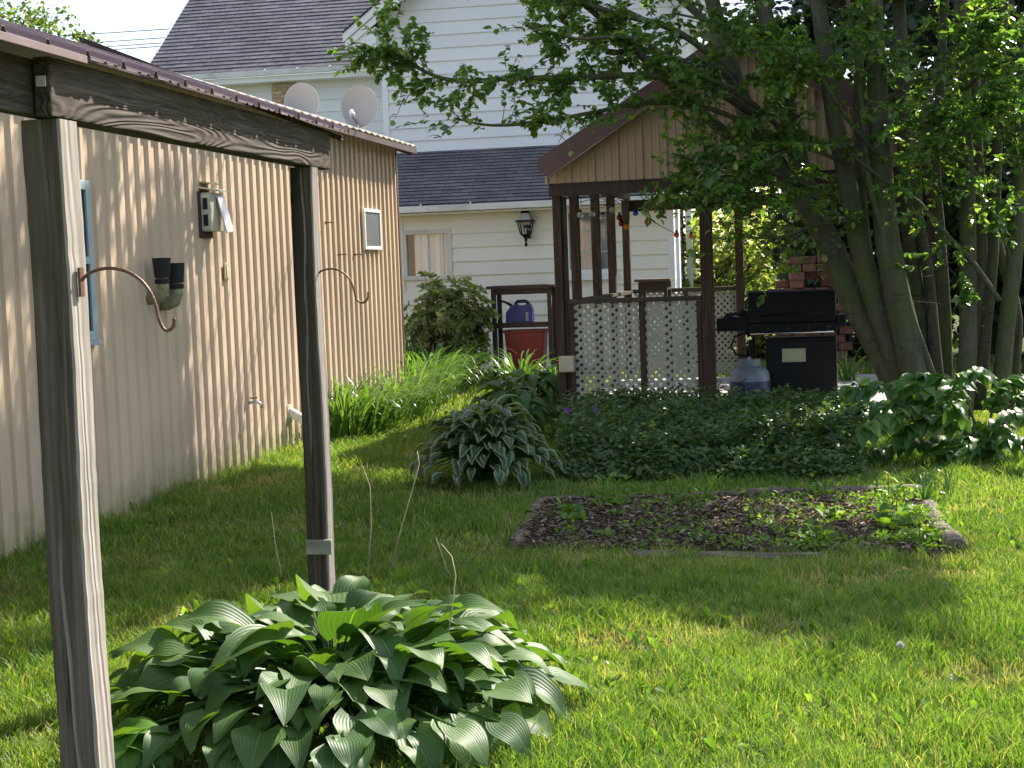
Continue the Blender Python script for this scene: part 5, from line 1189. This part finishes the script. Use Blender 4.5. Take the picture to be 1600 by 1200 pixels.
stem([(1462, 600, -.3), (1402, 430, -.3), (1362, 300, -.35), (1350, 200, -.35), (1338, 90, -.35), (1322, -20, -.3)], 14, 8)
stem([(1562, 470, -.35), (1520, 410, -.35), (1480, 368, -.4), (1448, 330, -.4), (1428, 310, -.4), (1380, 280, -.4), (1330, 240, -.4)], 10, 6)
# limbs reaching out left over the yard (drawn and leafy), dY negative = nearer
LP = [
 ([(1200, 250, .1), (1130, 205, -.1), (1065, 150, -.3), (1000, 85, -.5), (940, 30, -.6), (880, -20, -.7)], 20, 7),
 ([(1165, 165, .1), (1125, 108, -.1), (1065, 96, -.3), (1010, 78, -.4), (950, 80, -.6), (890, 40, -.7), (830, 5, -.8)], 15, 5),
 ([(1180, 180, 0), (1090, 130, -.5), (990, 118, -.8), (900, 122, -1.1), (800, 122, -1.3), (740, 127, -1.4), (690, 122, -1.5), (640, 100, -1.6), (590, 80, -1.7), (556, 72, -1.7)], 12, 3),
 ([(1150, 120, 0), (1060, 50, -.3), (960, 20, -.7), (860, -10, -1.), (760, -20, -1.2)], 12, 4),
 ([(1130, 60, .1), (1040, -20, 0), (940, -60, -.2), (820, -80, -.4)], 14, 5),
 ([(1200, 210, -.1), (1110, 170, -.5), (1020, 160, -.9), (930, 175, -1.2), (850, 190, -1.4), (770, 196, -1.5), (715, 186, -1.6)], 9, 3),
 ([(1260, 290, -.1), (1190, 265, -.4), (1120, 260, -.7), (1050, 240, -1.)], 9, 3),
 ([(1230, 210, 0), (1160, 150, -.5), (1080, 110, -1.), (990, 60, -1.3), (900, 60, -1.5), (820, 40, -1.6)], 9, 3),
 ([(1310, 250, -.2), (1250, 230, -.6), (1200, 250, -.9), (1150, 280, -1.1)], 7, 3),
 ([(1290, 100, -.1), (1220, 60, -.5), (1140, 40, -.9), (1050, 20, -1.2)], 9, 3),
 ([(1376, 170, -.3), (1420, 130, -.6), (1470, 120, -.8), (1530, 110, -1.)], 7, 3),
 ([(1500, 150, -.2), (1540, 110, -.6), (1590, 90, -.9)], 7, 3),
 ([(1378, 250, -.3), (1320, 180, -.6), (1280, 120, -.9), (1230, 90, -1.1)], 7, 3),
 ([(1508, 260, -.2), (1470, 200, -.5), (1440, 190, -.8)], 6, 3),
 ([(1555, 300, .1), (1500, 250, -.4), (1455, 230, -.7)], 6, 3),
 ([(1410, 300, .2), (1350, 340, -.2), (1280, 350, -.4), (1220, 370, -.5), (1170, 372, -.6)], 6, 2.5),
 ([(1600, 250, -.1), (1560, 190, -.5), (1520, 170, -.8)], 6, 3),
 ([(1505, 330, -.2), (1470, 300, -.5), (1420, 290, -.8)], 5, 2),
 ([(1585, 420, -.1), (1550, 330, -.4), (1520, 300, -.7)], 5, 2),
]
for pts, a, b in LP:
    P = path(pts); limbs.append(P); n = len(P)
    MB().tube(P, [max(.003, (a+(b-a)*i/(n-1))*SC*.5) for i in range(n)], 8, jit=.05).build('limb', 'bark', tree, smooth=True)
# limbs above the picture, carrying the rest of the crown (its shade falls on lawn and garage)
for k in range(46):
    a = U(0, 6.28); r1 = U(1.0, 4.2); top = Vector((math.cos(a)*r1-1.2, math.sin(a)*r1*.95+1.2, U(4.6, 9.2)))
    b0 = Vector((U(-.9, .5), U(-.2, .3), 3.8)); mid = b0.lerp(top, .5)+Vector((0, 0, .5)); P = [b0, b0.lerp(mid, .5), mid, mid.lerp(top, .5), top]
    limbs.append(P)
    if k % 2: limbs.append([q+Vector((U(-.3, .3), U(-.3, .3), U(-.3, .3))) for q in P[2:]])
sx, sy, sz = SUN
def px_quad(pts): return [tuple(W.z(a, b)[:2]) for a, b in pts][::-1]
OPEN = [(px_quad(q), k) for q, k in (([(820, 930), (1200, 1000), (1200, 1240), (820, 1240)], .06), ([(1200, 1000), (1470, 965), (1750, 1240), (1200, 1240)], .05), ([(1470, 965), (1500, 860), (2000, 860), (1750, 1240)], .05), ([(1470, 860), (1440, 760), (1900, 760), (1900, 860)], .10),
             ([(440, 640), (560, 560), (790, 560), (740, 660)], .0), ([(470, 735), (430, 640), (740, 660), (600, 735)], .05), ([(470, 770), (470, 735), (660, 735), (660, 770)], .2), ([(-100, 930), (330, 930), (180, 1240), (-300, 1240)], .35), ([(200, 900), (860, 900), (860, 1240), (180, 1240)], .22),
             ([(950, 795), (1470, 795), (1470, 870), (950, 870)], .5))]  # ground patches kept sunny by thinning the crown leaves above
def keep(Wp):
    """prunes the unseen crown so sun reaches the posts, far garage wall and near lawn"""
    gx, gy = Wp[:, 0]-sx/sz*Wp[:, 2], Wp[:, 1]-sy/sz*Wp[:, 2]; pk = np.ones(len(Wp))
    for q, k in OPEN: pk = np.where(in_quad(gx, gy, q), np.minimum(pk, k), pk)
    tw_ = (Wp[:, 0]-GX)/sx; hz_ = Wp[:, 2]-tw_*sz; hy_ = Wp[:, 1]-tw_*sy
    pk = np.where((hz_ > -.3) & (hz_ < 3.2) & (hy_ > 10.65), 0, np.where((hz_ > -.3) & (hz_ < 3.2) & (hy_ > 6), np.minimum(pk, .66), pk))
    for pxx, pyy in ((-1.92, 3.95), (-1.92, 6.2)):
        for zc in np.linspace(0, 2.0, 9):
            tt = (Wp[:, 2]-zc)/sz; pk = np.where((np.hypot(Wp[:, 0]-tt*sx-pxx, Wp[:, 1]-tt*sy-pyy) < .25) & (tt > 0), 0.02, pk)
    for yc in np.linspace(3.8, 6.5, 12):
        tt = (Wp[:, 2]-2.05)/sz; pk = np.where((np.hypot(Wp[:, 0]-tt*sx+1.92, Wp[:, 1]-tt*sy-yc) < .25) & (tt > 0), 0.08, pk)
    pk = np.where(Wp[:, 2] > 4.3, pk, 1.)
    # gaps in the lower foliage, through which the gable, the house and the bright shrubs show
    Q = (Wp-np.array([0, 0, CAM_H]))@np.array(M3); X = 800-Q[:, 0]/Q[:, 2]*F_PX; Y = 600+Q[:, 1]/Q[:, 2]*F_PX
    for x0, x1, y0, y1, k in ((840, 1000, 190, 285, .12), (1000, 1140, 120, 285, .5), (1062, 1270, 325, 460, .16), (1290, 1600, 60, 330, .55), (800, 1290, 0, 200, .75), (540, 800, 0, 260, .9), (600, 800, 160, 260, .3), (640, 850, 60, 120, .6), (1290, 1500, 330, 600, .35)):
        pk = np.where((X > x0) & (X < x1) & (Y > y0) & (Y < y1), np.minimum(pk, k), pk)
    return pk
def keeps(p): return random.random() < keep(np.array(p+T0)[None])[0]
for cx_, cy_, z0_, z1_, n_l in ((-.5, 16.6, 5.8, 8., 12), (3.9, 13.2, 5.2, 7.6, 9), (1.8, 13.6, 4.8, 6.2, 6)):  # extra unseen limbs, added to shade the near garage wall and the lawn
    for k in range(n_l):
        top = Vector((cx_+U(-1.4, 1.4), cy_+U(-1.2, 1.2), U(z0_, z1_)))-Vector((T0.x, T0.y, 0)); b0 = Vector((U(-.9, .5), U(-.2, .3), 3.9)); mid = b0.lerp(top, .5)+Vector((0, 0, .4))
        limbs.append([b0, b0.lerp(mid, .5), mid, mid.lerp(top, .5), top])
for P in limbs[len(LP)+1:]:
    MB().tube(P, [.035-.025*i/(len(P)-1) for i in range(len(P))], 6).build('limb', 'bark', tree)
tw = MB(); LPt = []; LDt = []; LNt = []; LS = []
def twig(p, d, Lg, depth, big=1.):
    pts = [p]; n = 5; dd = d.normalized()
    for i in range(n):
        dd = (dd+Vector((U(-.22, .22), U(-.22, .22), U(-.16, .16)-.05))).normalized(); pts.append(pts[-1]+dd*Lg/n)
    tw.tube(pts, [.005*big*(1-i/(n+.6)) for i in range(n+1)], 4, cap=False)
    for i in range(1, n+1):
        for s in range(4 if depth == 0 else 3):
            q = pts[i-1].lerp(pts[i], (s+random.random())/4)
            ld = (dd*.5+Vector((U(-1, 1), U(-1, 1), U(-.9, .5)))).normalized()
            LPt.append(q); LDt.append(ld); LNt.append((U(-.5, .5), U(-.5, .5), 1)); LS.append(U(.036, .078)*big)
        if depth > 0 and random.random() < .75:
            sd_ = (dd*.6+Vector((U(-1, 1), U(-1, 1), U(-.5, .5)))).normalized(); twig(pts[i], sd_, Lg*U(.45, .7), depth-1, big)
for li, P in enumerate(limbs):
    Lt = sum((P[i+1]-P[i]).length for i in range(len(P)-1)); outof = li > len(LP)
    nt_ = int(Lt*(7.5 if not outof else 7.5))
    for k in range(nt_):
        t = (.22+.78*random.random()) if not outof else (.3+.7*random.random()); f = t*(len(P)-1); i = min(int(f), len(P)-2); p = P[i].lerp(P[i+1], f-i); d = (P[i+1]-P[i]).normalized()
        dir_ = d*.7+Vector((U(-1, 1), U(-1, 1), U(-.55, .8)))
        if outof and not keeps(p): continue
        twig(p, dir_, U(.22, .5)*(1.5 if outof else 1.), 1, 1. if not outof else 1.45)
# leafy epicormic shoots on the stems in view
for (px, py, dY, n) in ((1320, 80, -.6, 5), (1240, 110, -.6, 5), (1180, 300, -.8, 7), (1150, 260, -.7, 6), (1120, 300, -.5, 5), (1220, 300, -.5, 5), (1450, 160, -.6, 7), (1480, 60, -.6, 8), (1540, 60, -.6, 8), (1570, 130, -.5, 7), (1580, 200, -.5, 5), (1500, 210, -.5, 5), (1440, 340, -.5, 3), (1480, 400, -.5, 3), (1460, 260, -.5, 4), (1400, 50, -.5, 5), (1590, 30, -.6, 6), (1350, 20, -.5, 4), (1160, 420, 1.2, 4), (1210, 400, 1.2, 4), (1090, 210, -.5, 4), (1150, 190, -.5, 4), (1200, 170, -.5, 4), (1240, 220, -.5, 4), (1130, 240, -.6, 5), (1100, 250, -.4, 4), (1060, 290, -.3, 4), (1370, 220, -.5, 3), (1280, 300, .5, 3), (1250, 350, 1.0, 5), (1190, 350, .8, 5)):
    for k in range(n): twig(W.y(px+U(-30, 30), py+U(-30, 30), TY+dY+U(-.2, .2))-T0, Vector((U(-1, 1), U(-1, .4), U(-.5, .6))), U(.2, .42), 1)
# bare thin twigs catching light
for k in range(60):
    p = W.y(U(1280, 1600), U(40, 520), TY+U(-.5, .1))-T0; tw.tube([p, p+Vector((U(-.2, .2), U(-.1, .1), U(.05, .3))), p+Vector((U(-.5, .5), U(-.2, .2), U(.15, .7)))], [.004, .003, .0015], 4, cap=False)
ok_ = rng.random(len(LPt)) < keep(np.array(LPt)+np.array(T0))
LPt, LDt, LNt, LS = [np.array(q)[ok_] for q in (LPt, LDt, LNt, LS)]
tw.build('twigs', 'bark', tree)['kind'] = 'stuff'
leaves('crown', np.array(LPt), np.array(LDt), np.array(LNt), np.array(LS), 'leaf_tree', tree, width=1.25)
print('tree leaves', len(LPt))

# ================================================================== far trees, hedge, wires
def fartree(px, py_c, Y, rad, lab, mat='leaf_far', n=5000, ls=.13, cat='tree', group=None, trunk=True, name='background_tree', lump=.35):
    c = W.y(px, py_c, Y); root = empty(name, (c.x, Y, 0), lab, cat, group); r3 = np.array(rad)
    K = 26; cc = unit(rng.normal(size=(K, 3)))*rng.uniform(.35, .95, (K, 1))*r3; rk = rng.uniform(.28, .5, K)*min(rad)
    idx = rng.integers(0, K, n); d = unit(rng.normal(size=(n, 3))); P = cc[idx]+d*rk[idx, None]*(.5+.5*rng.random((n, 1))**.4)*np.array([1.2, 1.2, 1.]); P[:, 2] += c.z
    P[:, 2] = np.maximum(P[:, 2], .1)
    leaves('crown', P, d*.6+rng.normal(size=(n, 3))*.6+np.array([0, 0, -.1]), rng.normal(0, .5, (n, 3))+np.array([0, 0, 1]), rng.uniform(.7, 1.3, n)*ls, mat, root, width=1.2)
    if trunk:
        mb = MB().tube([(0, 0, 0), (.05, 0, c.z*.5), (0, 0, c.z)], [.16*rad[0]/2, .11*rad[0]/2, .06*rad[0]/2], 8)
        for k in range(7): mb.tube([(0, 0, c.z*U(.5, .9)), tuple(cc[k]*.5+np.array([0, 0, c.z])), tuple(cc[k]+np.array([0, 0, c.z]))], [.06, .04, .015], 6, cap=False)
        mb.build('trunk', 'bark', root, smooth=True)
    return root
fartree(30, 55, 40, (2.6, 2., 1.2), 'pale green treetop showing above the shelter roof at the left', 'leaf_far', 2500, .13)
fartree(1120, 400, 25.5, (1.3, 1., 1.5), 'sunlit yellow-green shrub seen between the gazebo posts', 'leaf_farlit', 3600, .10, 'shrub', None, True, 'background_shrub')
fartree(1215, 400, 26.5, (1.2, 1., 1.3), 'sunlit yellow-green shrub right of the gazebo back post', 'leaf_farlit', 3600, .10, 'shrub', None, True, 'background_shrub')
fartree(1180, 500, 24.5, (1.8, .7, .7), 'low green shrub behind the back lattice', 'leaf_far', 4500, .09, 'shrub', None, True, 'background_shrub')
for i, (px, py, Y, rad) in enumerate(((1370, 330, 24, (1.5, 1.2, 2.4)), (1440, 300, 23, (1.8, 1.2, 2.8)), (1560, 300, 24, (2., 1.3, 3.)), (1660, 330, 22, (1.8, 1.3, 2.8)), (1420, 90, 58, (6.0, 4., 6.5)), (1590, 60, 56, (6.6, 4., 7.)), (1270, 170, 62, (4.2, 3., 4.2)))):
    fartree(px, py, Y, rad, ['dark evergreen directly behind the leftmost stems', 'dark evergreen behind the middle stems', 'dark evergreen behind the right stems', 'dark evergreen at the right picture edge', 'tall dark tree rising behind the middle of the crown', 'tall dark tree rising behind the top right', 'dark treetop beyond the gazebo roof'][i], 'leaf_fardark', 7000 if i < 4 else 6500, .15 if i < 4 else .40, group='dark trees behind the yard')
for i, (ya, yb, z_) in enumerate(((41, 33, 0), (55, 46, 0), (62.5, 54, 0), (68, 59, 0))):
    a = W.y(105, ya, 38); b = W.y(295, yb, 38); d = (b-a)/(b-a).length
    P = [a+d*s+Vector((0, 0, -.0006*(s-20)**2+.0006*400*0)) for s in np.linspace(-9, 24, 12)]
    o = MB().tube([p-a for p in P], .011, 5).build('overhead_wire', 'blackrough'); o.location = a; tag(o, ['topmost overhead wire crossing the sky', 'second overhead wire from the top', 'third overhead wire from the top', 'lowest overhead wire crossing the sky'][i], 'wire', 'overhead wires left of the house roof')
print('objects', len(bpy.data.objects), 'tris', sum(len(o.data.polygons)*2 for o in bpy.data.objects if o.type == 'MESH'))
